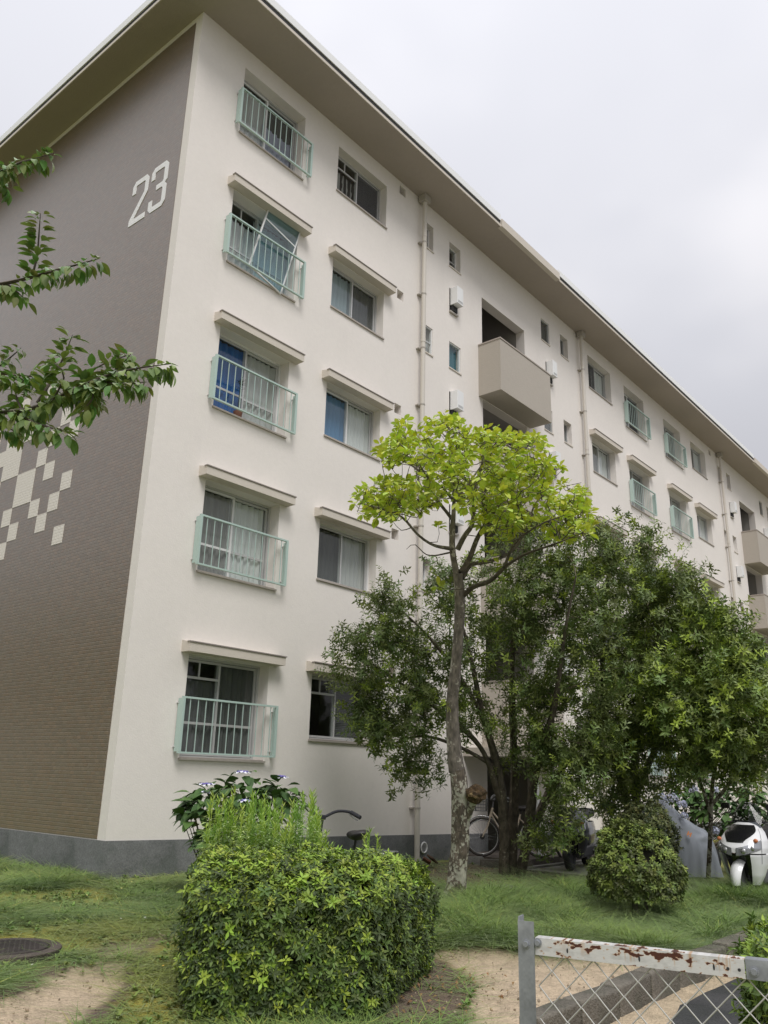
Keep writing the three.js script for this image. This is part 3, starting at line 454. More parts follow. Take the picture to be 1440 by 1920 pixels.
    for (let k = 0; k < n; k++) { const a = k / n * 6.283 + r() * 0.7, el = 0.75 + r() * 0.75; const side = V().crossVectors(dirn, rdir(r)).normalize(); const d = side.applyAxisAngle(dirn, a).multiplyScalar(Math.sin(el)).add(dirn.clone().multiplyScalar(Math.cos(el))); d.y -= 0.12;
      const y = r(), c = lerp(0.72, 1.12, y); all.push({ m: mtx(p.clone().add(d.clone().multiplyScalar(0.008)).addScaledVector(dirn, -0.05 * r()), d, up, 0.5 + 0.85 * r(), (r() - 0.5) * 1.1), c: [c * lerp(1.12, 0.8, r()), c, c * lerp(0.6, 1.4, r())], d: p.distanceTo(camera.position) + r() * 1.5 }); }
  }
  obj('twig', twigs, M.barkDark, t).userData.kind = 'stuff';
  all.sort((a, b) => a.d - b.d);
  const mats = [leafMat(0.60, 0.68, 0.065, 0.5), leafMat(0.68, 0.74, 0.085, 0.5), leafMat(0.46, 0.58, 0.055, 0.5), leafMat(0.64, 0.69, 0.12, 0.5)];
  singles('leaf', leaf, mats, all.slice(0, 300), t, r);
  cloud('foliage', leaf, leafMat(0.61, 0.69, 0.075, 0.5), all.slice(300), t);
}

// ---------- evergreen bushes: blobs of small leathery leaves on many stems ----------
function evergreen(name, label, base, stems, blobs, count, opt = {}) {
  const r = rngOf(opt.seed || 1), t = thing(name, label, 'tree');
  const nodes = [];
  stems.forEach(([pts, rad], i) => { const c = pts.map(q => q.isVector3 ? q : at(...q)); obj(i ? 'stem' : 'trunk', limb(c, rad, 8, 0.15, 0.25, i + 31), opt.bark || M.barkDark, t); const cv = new THREE.CatmullRomCurve3(c, false, 'centripetal'); for (let k = 3; k <= 16; k++) nodes.push(cv.getPointAt(k / 16)); });
  const leaf = leafGeo(opt.L || 0.07, opt.W || 0.026, { fold: 0.3, bend: 0.18, segs: 2, shape: 0.9 });
  const g = sprigGeo(leaf, opt.n || 9, 5, { len: 0.17, spread: 0.95, stem: 0.002, tip: false });
  const items = [], twigs = []; let tot = 0; for (const b of blobs) tot += b[3] ** 2 * (b[4] || 1);
  for (const [px, py, dp, rad, dens = 1, tone = 1] of blobs) {
    const c = at(px, py, dp), n = Math.round(count * rad * rad * dens / tot), nb = Math.max(4, Math.round(n / 16));
    for (let k = 0; k < nb; k++) { // a small bough: its twig and the sprigs on it
      const d = rdir(r); if (d.y < -0.2) d.y *= 0.6; const q = c.clone().addScaledVector(d, rad * Math.pow(0.12 + 0.88 * r(), 0.5) * (0.82 + 0.35 * fbm(d.x * 2.2 + px, d.y * 2.2 + py, 2)));
      if (opt.front && q.z < opt.front) q.z = opt.front + r() * 0.2;
      let best = null, bd = 99; for (const m of nodes) { const e = m.distanceTo(q) + Math.max(0, m.y - q.y) * 0.6; if (e < bd) { bd = e; best = m; } }
      const mid = V().lerpVectors(best, q, 0.5).add(rdir(r).multiplyScalar(0.08 * bd)).add(V(0, 0.08 * bd, 0));
      if (r() < 0.75) twigs.push(limb([best, mid, q], [0.004 + 0.006 * Math.min(1.6, bd), 0.006, 0.003], 4, 0.25, 0, 1));
      if (nodes.length < 900) nodes.push(mid.clone().lerp(q, 0.3));
      const ax = V().subVectors(q, mid).normalize();
      for (let i = 0; i < 16; i++) { const p = q.clone().add(rdir(r).multiplyScalar(0.3 * Math.pow(r(), 0.6))).addScaledVector(ax, -0.12 * r()); if (opt.front && p.z < opt.front) continue;
        const dd = rdir(r).multiplyScalar(0.75).add(ax.clone().multiplyScalar(0.5)).add(V(0, 0.55, 0)).normalize(); const s = 0.7 + 0.6 * r();
        const young = (r() < (opt.young || 0.12)) ? 1 : 0, k2 = tone * (0.7 + 0.6 * r());
        const m = new THREE.Matrix4().compose(p, new THREE.Quaternion().setFromUnitVectors(V(0, 1, 0), dd).multiply(new THREE.Quaternion().setFromAxisAngle(V(0, 1, 0), r() * 6.28)), V(s, s, s));
        items.push({ m, c: young ? [2.1 * k2, 1.9 * k2, 1.1 * k2] : [k2 * (0.9 + 0.3 * r()), k2, k2 * (0.8 + 0.4 * r())] }); }
    }
  }
  for (const [x, y, z, rad] of opt.world || []) for (let k = 0; k < opt.worldCount / 5; k++) { const d = rdir(r), p = V(x, y, z).addScaledVector(d, rad * Math.pow(r(), 0.35)); const k2 = 0.6 + 0.6 * r(), s = 1.6 + r(); items.push({ m: new THREE.Matrix4().compose(p, new THREE.Quaternion().setFromUnitVectors(V(0, 1, 0), d.clone().add(V(0, 0.4, 0)).normalize()), V(s, s, s)), c: [k2, k2, k2] }); }
  if (twigs.length) obj('twig', twigs, M.twig, t).userData.kind = 'stuff';
  cloud('foliage', g, opt.mat, items, t);
  return t;
}
const glossyLeaf = new THREE.MeshPhysicalMaterial({ color: lin(0.16, 0.225, 0.06), roughness: 0.5, transmission: 0.35, thickness: 0, ior: 1.45, side: THREE.DoubleSide });
const glossyLeaf2 = new THREE.MeshPhysicalMaterial({ color: lin(0.18, 0.255, 0.06), roughness: 0.5, transmission: 0.35, thickness: 0, ior: 1.45, side: THREE.DoubleSide });
{
  const B = [950, 1645, 13.35];
  evergreen('osmanthus_tree', 'dark many-stemmed evergreen tree behind the slim pale trunk', B, [
    [[[945, 1650, 13.3], [945, 1560, 13.3], [935, 1450, 13.2], [905, 1340, 13.0], [880, 1220, 12.9], [850, 1120, 12.9]], [0.09, 0.08, 0.07, 0.05, 0.03, 0.012]],
    [[[958, 1650, 13.4], [962, 1560, 13.5], [965, 1450, 13.6], [960, 1300, 13.6], [965, 1150, 13.6], [980, 1040, 13.6]], [0.09, 0.085, 0.07, 0.05, 0.03, 0.012]],
    [[[975, 1648, 13.4], [990, 1560, 13.3], [1005, 1450, 13.1], [1040, 1320, 12.8], [1060, 1180, 12.6], [1080, 1080, 12.5]], [0.085, 0.08, 0.065, 0.05, 0.03, 0.012]],
    [[[968, 1650, 13.6], [1010, 1530, 13.9], [1060, 1430, 14.0], [1130, 1320, 14.0], [1180, 1200, 14.0], [1200, 1080, 14]], [0.085, 0.075, 0.06, 0.05, 0.03, 0.012]],
    [[[938, 1500, 13.25], [900, 1400, 13.0], [820, 1330, 12.7], [750, 1280, 12.5], [690, 1240, 12.4]], [0.05, 0.04, 0.03, 0.02, 0.008]],
    [[[930, 1440, 13.2], [860, 1400, 12.8], [790, 1380, 12.6], [720, 1400, 12.5]], [0.035, 0.03, 0.02, 0.008]],
    [[[905, 1340, 13.0], [850, 1250, 12.7], [790, 1180, 12.6], [715, 1110, 12.6]], [0.035, 0.028, 0.018, 0.006]],
  ], [
    [690, 1260, 12.3, 0.62, 1.35], [745, 1345, 12.4, 0.72, 1.3], [700, 1375, 12.3, 0.42, 1.4], [740, 1190, 12.6, 0.55, 0.9], [712, 1120, 12.7, 0.32, 0.8], [790, 1440, 12.6, 0.5, 1.1], [815, 1320, 12.6, 0.6, 0.9], [800, 1220, 12.8, 0.65, 0.75], [845, 1110, 12.9, 0.55, 0.8], [880, 1240, 12.9, 0.7, 0.55], [915, 1150, 13.1, 0.75, 0.65], [905, 1350, 13.0, 0.65, 0.6], [960, 1050, 13.4, 0.6, 0.8],
    [985, 1160, 13.4, 0.8, 0.8], [1000, 1290, 13.4, 0.85, 0.8], [1030, 1060, 13.2, 0.65, 0.9], [1080, 1150, 13.0, 0.85, 0.9], [1090, 1280, 13.0, 0.95, 0.95], [1070, 1390, 12.9, 0.8, 1.15], [1000, 1420, 13.2, 0.6, 0.8], [1080, 1480, 12.6, 0.55, 1.3], [1060, 1555, 12.4, 0.32, 1.2], [1010, 1580, 12.8, 0.22, 1.0],
  ], 6000, { seed: 21, mat: glossyLeaf, n: 11, young: 0.14, front: 0.35 });
  evergreen('osmanthus_tree', 'taller evergreen tree right of the many-stemmed one, loose top below the right-hand windows', B, [
    [[[1215, 1640, 14.5], [1200, 1560, 14.5], [1190, 1450, 14.3], [1200, 1300, 14.1], [1205, 1150, 14], [1200, 1020, 14]], [0.1, 0.09, 0.075, 0.055, 0.03, 0.01]],
    [[[1200, 1560, 14.5], [1150, 1420, 14.2], [1130, 1250, 13.8], [1140, 1080, 13.6], [1145, 1000, 13.5]], [0.07, 0.06, 0.045, 0.025, 0.008]],
    [[[1195, 1480, 14.4], [1250, 1350, 14], [1290, 1200, 13.9], [1270, 1090, 13.9]], [0.06, 0.05, 0.03, 0.01]],
  ], [
    [1150, 1000, 13.5, 0.34, 0.9], [1135, 1070, 13.6, 0.62, 0.9], [1180, 1120, 13.8, 0.8, 1], [1215, 1030, 13.9, 0.3, 0.8], [1240, 1085, 13.9, 0.6, 1], [1270, 1150, 13.9, 0.7, 1.1], [1170, 1240, 13.7, 0.85, 1.1], [1255, 1250, 13.9, 0.85, 1.15], [1170, 1360, 13.6, 0.85, 1.2], [1250, 1370, 13.8, 0.75, 1.15], [1130, 1440, 13.4, 0.6, 1.3], [1210, 1460, 13.8, 0.5, 1.2], [1160, 1505, 14, 0.4, 1.3],
  ], 5000, { seed: 33, mat: glossyLeaf, n: 11, young: 0.2, front: 0.5 });
  evergreen('broadleaf_tree', 'rounded brighter green tree above the white scooter at the right edge', B, [
    [[[1328, 1645, 13.6], [1332, 1560, 13.6], [1335, 1480, 13.5], [1350, 1380, 13.2], [1360, 1280, 13], [1355, 1180, 13]], [0.042, 0.036, 0.033, 0.03, 0.022, 0.01]],
    [[[1334, 1510, 13.6], [1355, 1485, 13.5], [1400, 1420, 13.2], [1430, 1340, 13]], [0.03, 0.03, 0.022, 0.008]],
    [[[1333, 1530, 13.6], [1318, 1480, 13.5], [1290, 1400, 13.2], [1280, 1300, 13]], [0.03, 0.026, 0.02, 0.008]],
  ], [
    [1310, 1190, 13.2, 0.55, 1], [1370, 1190, 13.1, 0.5, 1], [1290, 1280, 12.9, 0.7, 1.1, 1.15], [1370, 1290, 12.8, 0.75, 1.15, 1.15], [1250, 1330, 12.8, 0.5, 1.1, 1.1], [1330, 1370, 12.7, 0.75, 1.15], [1415, 1370, 12.8, 0.6, 1.1], [1400, 1260, 12.9, 0.4, 1.1], [1440, 1300, 13.4, 0.5, 1, 0.8], [1300, 1430, 12.9, 0.5, 1], [1390, 1440, 13, 0.5, 1], [1450, 1420, 13.6, 0.5, 1, 0.8],
  ], 4600, { seed: 57, mat: glossyLeaf2, bark: M.barkPale, n: 11, L: 0.076, W: 0.03, young: 0.25 });
}

// added unseen trees left of the end wall, put there to darken its foot
{
  [[-10.5, -8.5, 6.6], [-11.5, -3.5, 7.4], [-11, 1.2, 5.6], [-9.5, -14, 8.6], [-8.5, -19.5, 9], [-11, -24, 9.5], [-14, -17, 9], [-6, -26, 9.5]].forEach(([x, z, h], k) => {
    const W = (a, b, c) => V(x + a, b, z + c);
    const tr = evergreen('shading_evergreen', 'added unseen evergreen that darkens the foot of the tiled end wall', null, [
      [[W(0, -0.2, 0), W(0.1, 1.5, 0), W(0, 3, 0.1), W(0.1, h * 0.85, 0)], [0.17, 0.14, 0.1, 0.03]],
    ], [], 0, { seed: 100 + k, mat: glossyLeaf, world: [[0, h * 0.72, 0, 1.7], [0.9, h * 0.52, 0.7, 1.4], [-0.8, h * 0.5, -0.8, 1.4], [0.4, h * 0.42, -1, 1.2], [-0.5, h * 0.42, 1, 1.2]].map(b => [x + b[0], b[1], z + b[2], b[3]]), worldCount: 1700 });
    tr.userData.group = 'added unseen trees that darken the end wall';
  });
}

// ---------- clipped hedge and bushes ----------
function hedgeOf(name, label, cat, poly, top, { count, leaf, matTop, tones, seed, rough = 0.055, single = 0, base = -0.33, core = 0.15, round = 0.2 }) {
  const r = rngOf(seed), cx = poly.reduce((s, p) => s + p[0], 0) / poly.length, cz = poly.reduce((s, p) => s + p[1], 0) / poly.length;
  const t = thing(name, label, cat, [cx, base, cz]); t.updateMatrixWorld();
  const ring = []; for (let i = 0; i < poly.length; i++) { const a = poly[i], b = poly[(i + 1) % poly.length], n = Math.max(2, Math.ceil(Math.hypot(b[0] - a[0], b[1] - a[1]) / 0.15)); for (let k = 0; k < n; k++) ring.push([lerp(a[0], b[0], k / n), lerp(a[1], b[1], k / n)]); }
  // soften the corners
  for (let it = 0; it < 2; it++) { const c = ring.map(q => q.slice()); ring.forEach((q, i) => { const a = c[(i + ring.length - 1) % ring.length], b = c[(i + 1) % ring.length]; q[0] = (a[0] + 2 * c[i][0] + b[0]) / 4; q[1] = (a[1] + 2 * c[i][1] + b[1]) / 4; }); }
  const H = (x, z) => top(x, z) - base, edge = d => round * Math.pow(1 - clamp(d / round), 2.2);
  { // solid dark core, the shade inside put into its colour
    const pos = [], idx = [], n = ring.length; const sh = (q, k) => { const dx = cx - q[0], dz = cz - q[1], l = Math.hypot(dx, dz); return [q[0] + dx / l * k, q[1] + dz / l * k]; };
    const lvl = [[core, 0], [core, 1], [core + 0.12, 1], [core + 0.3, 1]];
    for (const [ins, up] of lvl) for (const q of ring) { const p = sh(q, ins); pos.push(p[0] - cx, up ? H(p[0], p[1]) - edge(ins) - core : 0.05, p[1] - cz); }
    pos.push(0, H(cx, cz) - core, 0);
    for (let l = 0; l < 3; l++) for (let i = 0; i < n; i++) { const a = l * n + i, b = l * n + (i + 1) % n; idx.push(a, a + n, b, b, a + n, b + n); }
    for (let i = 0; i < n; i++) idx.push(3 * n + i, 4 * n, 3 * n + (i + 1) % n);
    const g = new THREE.BufferGeometry(); g.setAttribute('position', new THREE.Float32BufferAttribute(pos, 3)); g.setIndex(idx); g.computeVertexNormals(); obj('dark_core', g, mat(lin(0.022, 0.022, 0.012), 1), t);
  }
  const items = [], near = [];
  const per = ring.map((q, i) => { const b = ring[(i + 1) % ring.length]; return Math.hypot(b[0] - q[0], b[1] - q[1]); }), P = per.reduce((a, b) => a + b, 0);
  let A = 0; for (let i = 0; i < ring.length; i++) { const a = ring[i], b = ring[(i + 1) % ring.length]; A += (a[0] * b[1] - b[0] * a[1]) / 2; } A = Math.abs(A);
  const hm = H(cx, cz), share = P * hm / (P * hm + A * 1.5);
  for (let k = 0; k < count; k++) {
    let p, nrm; const onTop = r() > share;
    if (onTop && r() < 0.3) { const i = Math.floor(r() * ring.length), q = ring[i], q2 = ring[(i + 1) % ring.length], u = r(), d = round * 1.1 * Math.pow(r(), 1.6); let x = lerp(q[0], q2[0], u), z = lerp(q[1], q2[1], u); const l = Math.hypot(cx - x, cz - z), nx = (x - cx) / l, nz = (z - cz) / l; x -= nx * d; z -= nz * d; p = V(x, H(x, z) - edge(d), z); nrm = V(nx * (1.3 - d / round), 0.35 + d / round, nz * (1.3 - d / round)).normalize(); }
    else if (onTop) { let x, z, g = 0; do { const q = ring[Math.floor(r() * ring.length)], s = Math.sqrt(r()); x = cx + (q[0] - cx) * s; z = cz + (q[1] - cz) * s; } while (g++ < 3 && r() < 0); const d = Math.max(0, polyS(x, z, ring)); p = V(x, H(x, z) - edge(d), z); nrm = V((x - cx), 0, (z - cz)).normalize().multiplyScalar(1.2 * (1 - clamp(d / round))).add(V(0, 1, 0)).normalize(); }
    else { let s = r() * P, i = 0; while (s > per[i]) { s -= per[i]; i++; } const a = ring[i], b = ring[(i + 1) % ring.length], u = s / per[i]; const x = lerp(a[0], b[0], u), z = lerp(a[1], b[1], u); nrm = V(b[1] - a[1], 0, -(b[0] - a[0])).normalize(); if (nrm.x * (x - cx) + nrm.z * (z - cz) < 0) nrm.negate(); const y = Math.pow(r(), 0.9) * (H(x, z) - round * 0.8); const f = sm(0.0, 0.25, y / hm) ; p = V(x, y, z).addScaledVector(nrm, -0.05 * (1 - f)); }
    const bump = (fbm(p.x * 3.1 + p.y * 2 + 20, p.z * 3.1 + p.y * 2.7 + 20, 3) - 0.5) * 2.4; p.addScaledVector(nrm, bump * rough - r() * r() * 0.13);
    const hole = fbm(p.x * 5 + p.y * 4 + 60, p.z * 5 - p.y * 5 + 60, 2); if (!onTop && hole < 0.37 && r() < 0.8) continue;
    const d = nrm.clone().multiplyScalar(0.9).add(V(0, 0.55, 0)).add(rdir(r).multiplyScalar(0.55)).normalize(); const s = 0.7 + 0.6 * r();
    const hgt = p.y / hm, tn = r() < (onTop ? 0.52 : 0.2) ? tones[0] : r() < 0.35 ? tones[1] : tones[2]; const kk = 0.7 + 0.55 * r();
    p.x -= cx; p.z -= cz;
    if (r() < 0.07) p.addScaledVector(nrm, 0.07 * r());
    const m = new THREE.Matrix4().compose(p, new THREE.Quaternion().setFromUnitVectors(V(0, 1, 0), d).multiply(new THREE.Quaternion().setFromAxisAngle(V(0, 1, 0), r() * 6.28)), V(s, s, s));
    const it = { m, c: tn.map(v => v * kk * (0.9 + 0.2 * r())), p, d, tn }; items.push(it);
    if (single) it.dist = V(p.x + cx, p.y + base, p.z + cz).distanceTo(camera.position) - 0.4 * nrm.dot(V(camera.position.x - p.x - cx, 0, camera.position.z - p.z - cz).normalize());
  }
  const sprig = sprigGeo(leaf, 7, seed + 3, { len: 0.03, spread: 1.15, stem: 0.0016 });
  if (single) {
    const mats = tones.map(c => leafMat(...c.map(v => v), 0.25, 0.6)); const order = items.slice().sort((a, b) => a.dist - b.dist); let n = 0;
    const step = Math.max(1, Math.floor(order.length * 0.3 / (single / 6)));
    for (let i = 0; i < order.length && n < single; i += step) { const it = order[i]; const base0 = it.p.clone().addScaledVector(it.d, 0.022);
      for (let k = 0; k < 6 && n < single; k++, n++) { const a = k * 1.05 + r() * 0.4, el = 0.7 + r() * 0.5; const side = V().crossVectors(it.d, V(0.3, 0.1, 1)).normalize().applyAxisAngle(it.d, a).multiplyScalar(Math.sin(el)).add(it.d.clone().multiplyScalar(Math.cos(el))); singles('leaf', leaf, [mats[it.tn === tones[0] ? 0 : 1]], [{ m: mtx(base0, side, V(0, 1, 0.01), 0.9 + 0.5 * r(), (r() - 0.5)) }], t, r); } }
  }
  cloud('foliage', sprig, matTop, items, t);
  return t;
}
{
  const leaf = leafGeo(0.042, 0.0165, { fold: 0.25, bend: 0.15, segs: 2, shape: 0.8 });
  const m = new THREE.MeshPhysicalMaterial({ color: lin(1, 1, 1), roughness: 0.55, transmission: 0.3, thickness: 0, ior: 1.4, side: THREE.DoubleSide });
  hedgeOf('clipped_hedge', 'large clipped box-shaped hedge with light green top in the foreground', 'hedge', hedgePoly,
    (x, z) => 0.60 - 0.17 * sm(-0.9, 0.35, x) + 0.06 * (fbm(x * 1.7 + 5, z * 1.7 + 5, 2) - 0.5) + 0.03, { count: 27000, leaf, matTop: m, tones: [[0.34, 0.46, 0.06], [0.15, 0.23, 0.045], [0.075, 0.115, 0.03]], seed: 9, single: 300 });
  hedgeOf('clipped_hedge', 'low bright green hedge behind the wire mesh at the bottom right corner', 'hedge', (() => { const a = at(1400, 1860, 3.9), b = at(1540, 1860, 3.6), c = at(1600, 1860, 4.7), d = at(1410, 1860, 4.7); return [a, b, c, d].map(q => [q.x, q.z]); })(),
    () => 0.5, { count: 4500, leaf, matTop: m, tones: [[0.30, 0.42, 0.05], [0.17, 0.26, 0.045], [0.09, 0.15, 0.03]], seed: 19, base: -0.42, round: 0.12, core: 0.12 });
  const leaf2 = leafGeo(0.05, 0.026, { fold: 0.3, bend: 0.2, segs: 2, shape: 0.8 });
  const oct = (c, a, n = 9) => Array.from({ length: n }, (_, i) => [c.x + a * Math.cos(i / n * 6.283), c.z + a * Math.sin(i / n * 6.283)]);
  const c1 = at(1192, 1640, 10.3), c2 = at(1252, 1610, 12.4);
  const t1 = hedgeOf('round_shrub', 'rounded clipped shrub on a short stem in the grass', 'shrub', oct(c1, 0.56), (x, z) => 0.77 - 0.22 * ((x - c1.x) ** 2 + (z - c1.z) ** 2) / 0.3, { count: 5200, leaf: leaf2, matTop: m, tones: [[0.24, 0.31, 0.06], [0.17, 0.225, 0.05], [0.10, 0.13, 0.035]], seed: 29, base: -0.06, round: 0.3, core: 0.16, rough: 0.07 });
  [[-0.1, 0.02], [0.04, -0.06], [0.1, 0.07]].forEach(([x, z], i) => obj('stem', limb([V(x * 0.6, -0.3, z), V(x, -0.05, z), V(x * 2.2, 0.3, z * 1.8)], [0.032, 0.027, 0.02], 6, 0.06, 0.2, i), M.barkDark, t1));
  hedgeOf('round_shrub', 'dark overgrown shrub between the rounded shrub and the covered motorcycle', 'shrub', (() => [at(1150, 1600, 12.3), at(1235, 1600, 11.6), at(1278, 1600, 12.2), at(1258, 1600, 13.2), at(1180, 1600, 13.3)].map(q => [q.x, q.z]))(), (x, z) => 0.98 - 0.85 * sm(c2.x - 0.4, c2.x + 0.4, x), { count: 4600, leaf: leaf2, matTop: m, tones: [[0.15, 0.17, 0.05], [0.10, 0.12, 0.035], [0.055, 0.075, 0.025]], seed: 39, base: -0.28, round: 0.3, core: 0.2, rough: 0.12 });
}

// ---------- hydrangeas ----------
function hydrangea(label, blobs, heads, lace, base, n, seed) {
  const r = rngOf(seed), t = thing('hydrangea', label, 'hydrangea'), leaf = leafGeo(0.175, 0.108, { fold: 0.22, bend: 0.3, segs: 4, shape: 0.72, stalk: 0.02 }), all = [], stems = [];
  for (const [px, py, d, rad, dens = 1] of blobs) { const c = at(px, py, d); for (let k = 0; k < n * dens * rad * rad; k++) { const q = rdir(r); if (q.y < -0.5) q.y *= -0.5; const p = c.clone().addScaledVector(q, rad * (0.55 + 0.45 * Math.sqrt(r()))); const dir = V(q.x, 0, q.z).normalize().add(V(0, 0.15 - 0.6 * r(), 0)).add(rdir(r).multiplyScalar(0.6)); const kk = 0.65 + 0.6 * r(); all.push({ m: mtx(p, dir, V(q.x * 0.4, 1, q.z * 0.4), 0.65 + 0.55 * r(), (r() - 0.5) * 0.7), c: [kk, kk, kk], d: p.distanceTo(camera.position) - 0.15 * q.y }); if (k % 14 === 0) stems.push(limb([V(base.x + (r() - 0.5) * 0.3, base.y, base.z + (r() - 0.5) * 0.3), V(lerp(base.x, p.x, 0.6), lerp(base.y, p.y, 0.5), lerp(base.z, p.z, 0.6)), p], [0.012, 0.008, 0.004], 5, 0.15)); } }
  obj('stem', stems, M.twig, t).userData.kind = 'stuff';
  all.sort((a, b) => a.d - b.d);
  singles('leaf', leaf, [leafMat(0.075, 0.155, 0.032, 0.2, 0.6), leafMat(0.10, 0.19, 0.04, 0.2, 0.6), leafMat(0.055, 0.12, 0.03, 0.2, 0.6)], all.slice(0, 300), t, r);
  if (all.length > 300) cloud('foliage', leaf, leafMat(0.075, 0.15, 0.033, 0.2, 0.6), all.slice(300), t);
  const pet = leafGeo(0.018, 0.018, { fold: 0.1, bend: -0.15, segs: 2, shape: 0.6 });
  const floret = s => merged([0, 1, 2, 3].map(k => put(pet, mtx(V(0, 0, 0), V(Math.cos(k * 1.57 + s), 0.25, Math.sin(k * 1.57 + s)), V(0, 1, 0)))));
  const fl = floret(0.3), white = mat(lin(0.74, 0.74, 0.80), 0.7), violet = mat(lin(0.17, 0.14, 0.42), 0.8), blue = mat(lin(0.58, 0.60, 0.78), 0.8), blue2 = mat(lin(0.66, 0.68, 0.80), 0.8);
  for (const [px, py, d, rad] of heads) {
    const c = at(px, py, d), h = new THREE.Group(); h.name = 'flower_head'; h.position.copy(c); t.add(h);
    if (lace) { const gs = []; for (let k = 0; k < 90; k++) { const a = k * 2.4, q = Math.sqrt(k / 90) * rad * 0.72; const g = new THREE.IcosahedronGeometry(0.007 + 0.004 * r(), 0); g.translate(Math.cos(a) * q, 0.012 * (1 - q / rad) + r() * 0.012, Math.sin(a) * q); gs.push(g); } obj('fertile_florets', gs.map(prep), violet, h); const ws = []; for (let k = 0; k < 11; k++) { const a = k / 11 * 6.28 + r() * 0.3; ws.push(put(fl, mtx(V(Math.cos(a) * rad * (0.85 + 0.2 * r()), 0.012 - 0.02 * r(), Math.sin(a) * rad * (0.85 + 0.2 * r())), V(Math.cos(a + 1.57), 0, Math.sin(a + 1.57)), V(Math.cos(a) * 0.5, 1, Math.sin(a) * 0.5), 1.1 + 0.4 * r()))); } obj('petals', ws, white, h); }
    else { const ws = [[], []]; for (let k = 0; k < 70; k++) { const q = rdir(r); if (q.y < -0.5) continue; ws[k & 1].push(put(fl, mtx(q.clone().multiplyScalar(rad), V().crossVectors(q, V(0.3, 1, 0.2)), q, 1.1 + 0.4 * r(), 0))); } obj('petals', ws[0], blue, h); obj('petals', ws[1], blue2, h); }
  }
}
hydrangea('lacecap hydrangea with violet and white flower heads against the wall under the ground-floor window', [[400, 1520, 9.45, 0.34], [380, 1540, 9.4, 0.24], [455, 1505, 9.55, 0.36], [510, 1520, 9.6, 0.33], [450, 1565, 9.4, 0.38], [420, 1585, 9.3, 0.32], [490, 1590, 9.3, 0.35], [525, 1490, 9.6, 0.16], [372, 1520, 9.45, 0.17]], [[388, 1472, 9.45, 0.09], [455, 1449, 9.55, 0.085], [526, 1458, 9.55, 0.085], [461, 1503, 9.1, 0.075], [385, 1487, 9.35, 0.05]], true, V(0.55, -0.1, 1.65), 900, 71);
hydrangea('hydrangea with round pale blue flower heads behind the covered motorcycle', [[1270, 1515, 16.4, 0.45], [1300, 1500, 16.3, 0.5], [1345, 1520, 16, 0.5], [1320, 1560, 16.2, 0.45], [1390, 1500, 16, 0.5], [1425, 1540, 15.6, 0.5], [1385, 1580, 15.4, 0.35]], [[1240, 1496, 15.2, 0.085], [1260, 1499, 15.1, 0.11], [1280, 1509, 15.1, 0.075], [1262, 1461, 15.1, 0.1], [1274, 1455, 15.1, 0.08], [1300, 1480, 14.9, 0.075], [1340, 1481, 14.9, 0.065], [1341, 1558, 14.7, 0.065], [1283, 1530, 15, 0.06]], false, V(9.9, -0.3, 2.7), 700, 72);

{ // tall feathery weeds between hedge and wall
  const r = rngOf(808), t = thing('goldenrod', 'tall feathery light green weeds growing behind the clipped hedge', 'weeds');
  const lf = leafGeo(0.085, 0.013, { fold: 0.2, bend: 0.25, segs: 2, shape: 0.8 }), lf2 = leafGeo(0.05, 0.010, { fold: 0.2, bend: -0.1, segs: 2, shape: 0.8 });
  const vari = Array.from({ length: 5 }, (_, v) => { const q = rngOf(900 + v), gs = []; const L = 1, n = 120; for (let i = 0; i < n; i++) { const y = 0.12 + 0.88 * i / n, tip = y > 0.86; const a = i * 2.4 + q(), el = tip ? 0.6 + 0.3 * q() : 1.05 + 0.55 * q(); gs.push(put(tip ? lf2 : lf, mtx(V(0.03 * Math.sin(y * 3 + v), y * L, 0.02 * Math.cos(y * 4)), V(Math.cos(a) * Math.sin(el), Math.cos(el) + 0.1, Math.sin(a) * Math.sin(el)), V(0, 1, 0.01), (0.75 + 0.5 * q()) * (y < 0.3 ? 0.8 : 1)))); } gs.push(limb([V(0, 0, 0), V(0.03 * Math.sin(1.5 + v), 0.5, 0.02 * Math.cos(2)), V(0.03 * Math.sin(3 + v), 1, 0.02 * Math.cos(4))], [0.005, 0.004, 0.002], 4, 0.2)); return merged(gs); });
  const mats = [leafMat(0.34, 0.52, 0.08, 0.45), leafMat(0.43, 0.58, 0.09, 0.45), leafMat(0.25, 0.43, 0.07, 0.45), leafMat(0.50, 0.62, 0.12, 0.45)];
  const tops = [[402, 1500], [432, 1490], [468, 1498], [480, 1510], [418, 1520], [445, 1525], [500, 1500], [515, 1515], [535, 1520], [555, 1510], [570, 1500], [582, 1495], [590, 1515], [600, 1530], [604, 1562], [548, 1535], [525, 1538], [492, 1535], [462, 1530], [410, 1545], [430, 1550], [455, 1550], [480, 1555], [505, 1550], [560, 1545], [580, 1540], [690, 1566], [597, 1555], [538, 1560], [515, 1565], [400, 1560], [440, 1570], [470, 1572], [565, 1570], [580, 1575], [610, 1575]];
  for (const [px, py] of tops) for (let e = 0; e < 3; e++) { const top = at(px + (e ? (r() - 0.5) * 26 : 0), py + (e ? r() * 22 : 0), 7.5 + r() * 0.9), y0 = -0.2, h = top.y - y0 + 0.05; const o = new THREE.Mesh(vari[Math.floor(r() * 5)], mats[Math.floor(r() * 4)]); o.name = 'stalk'; o.castShadow = o.receiveShadow = true; o.position.set(top.x, y0, top.z); o.scale.set(1.45, h, 1.45); o.rotation.set((r() - 0.5) * 0.12, r() * 6.28, (r() - 0.5) * 0.12); t.add(o); }
}

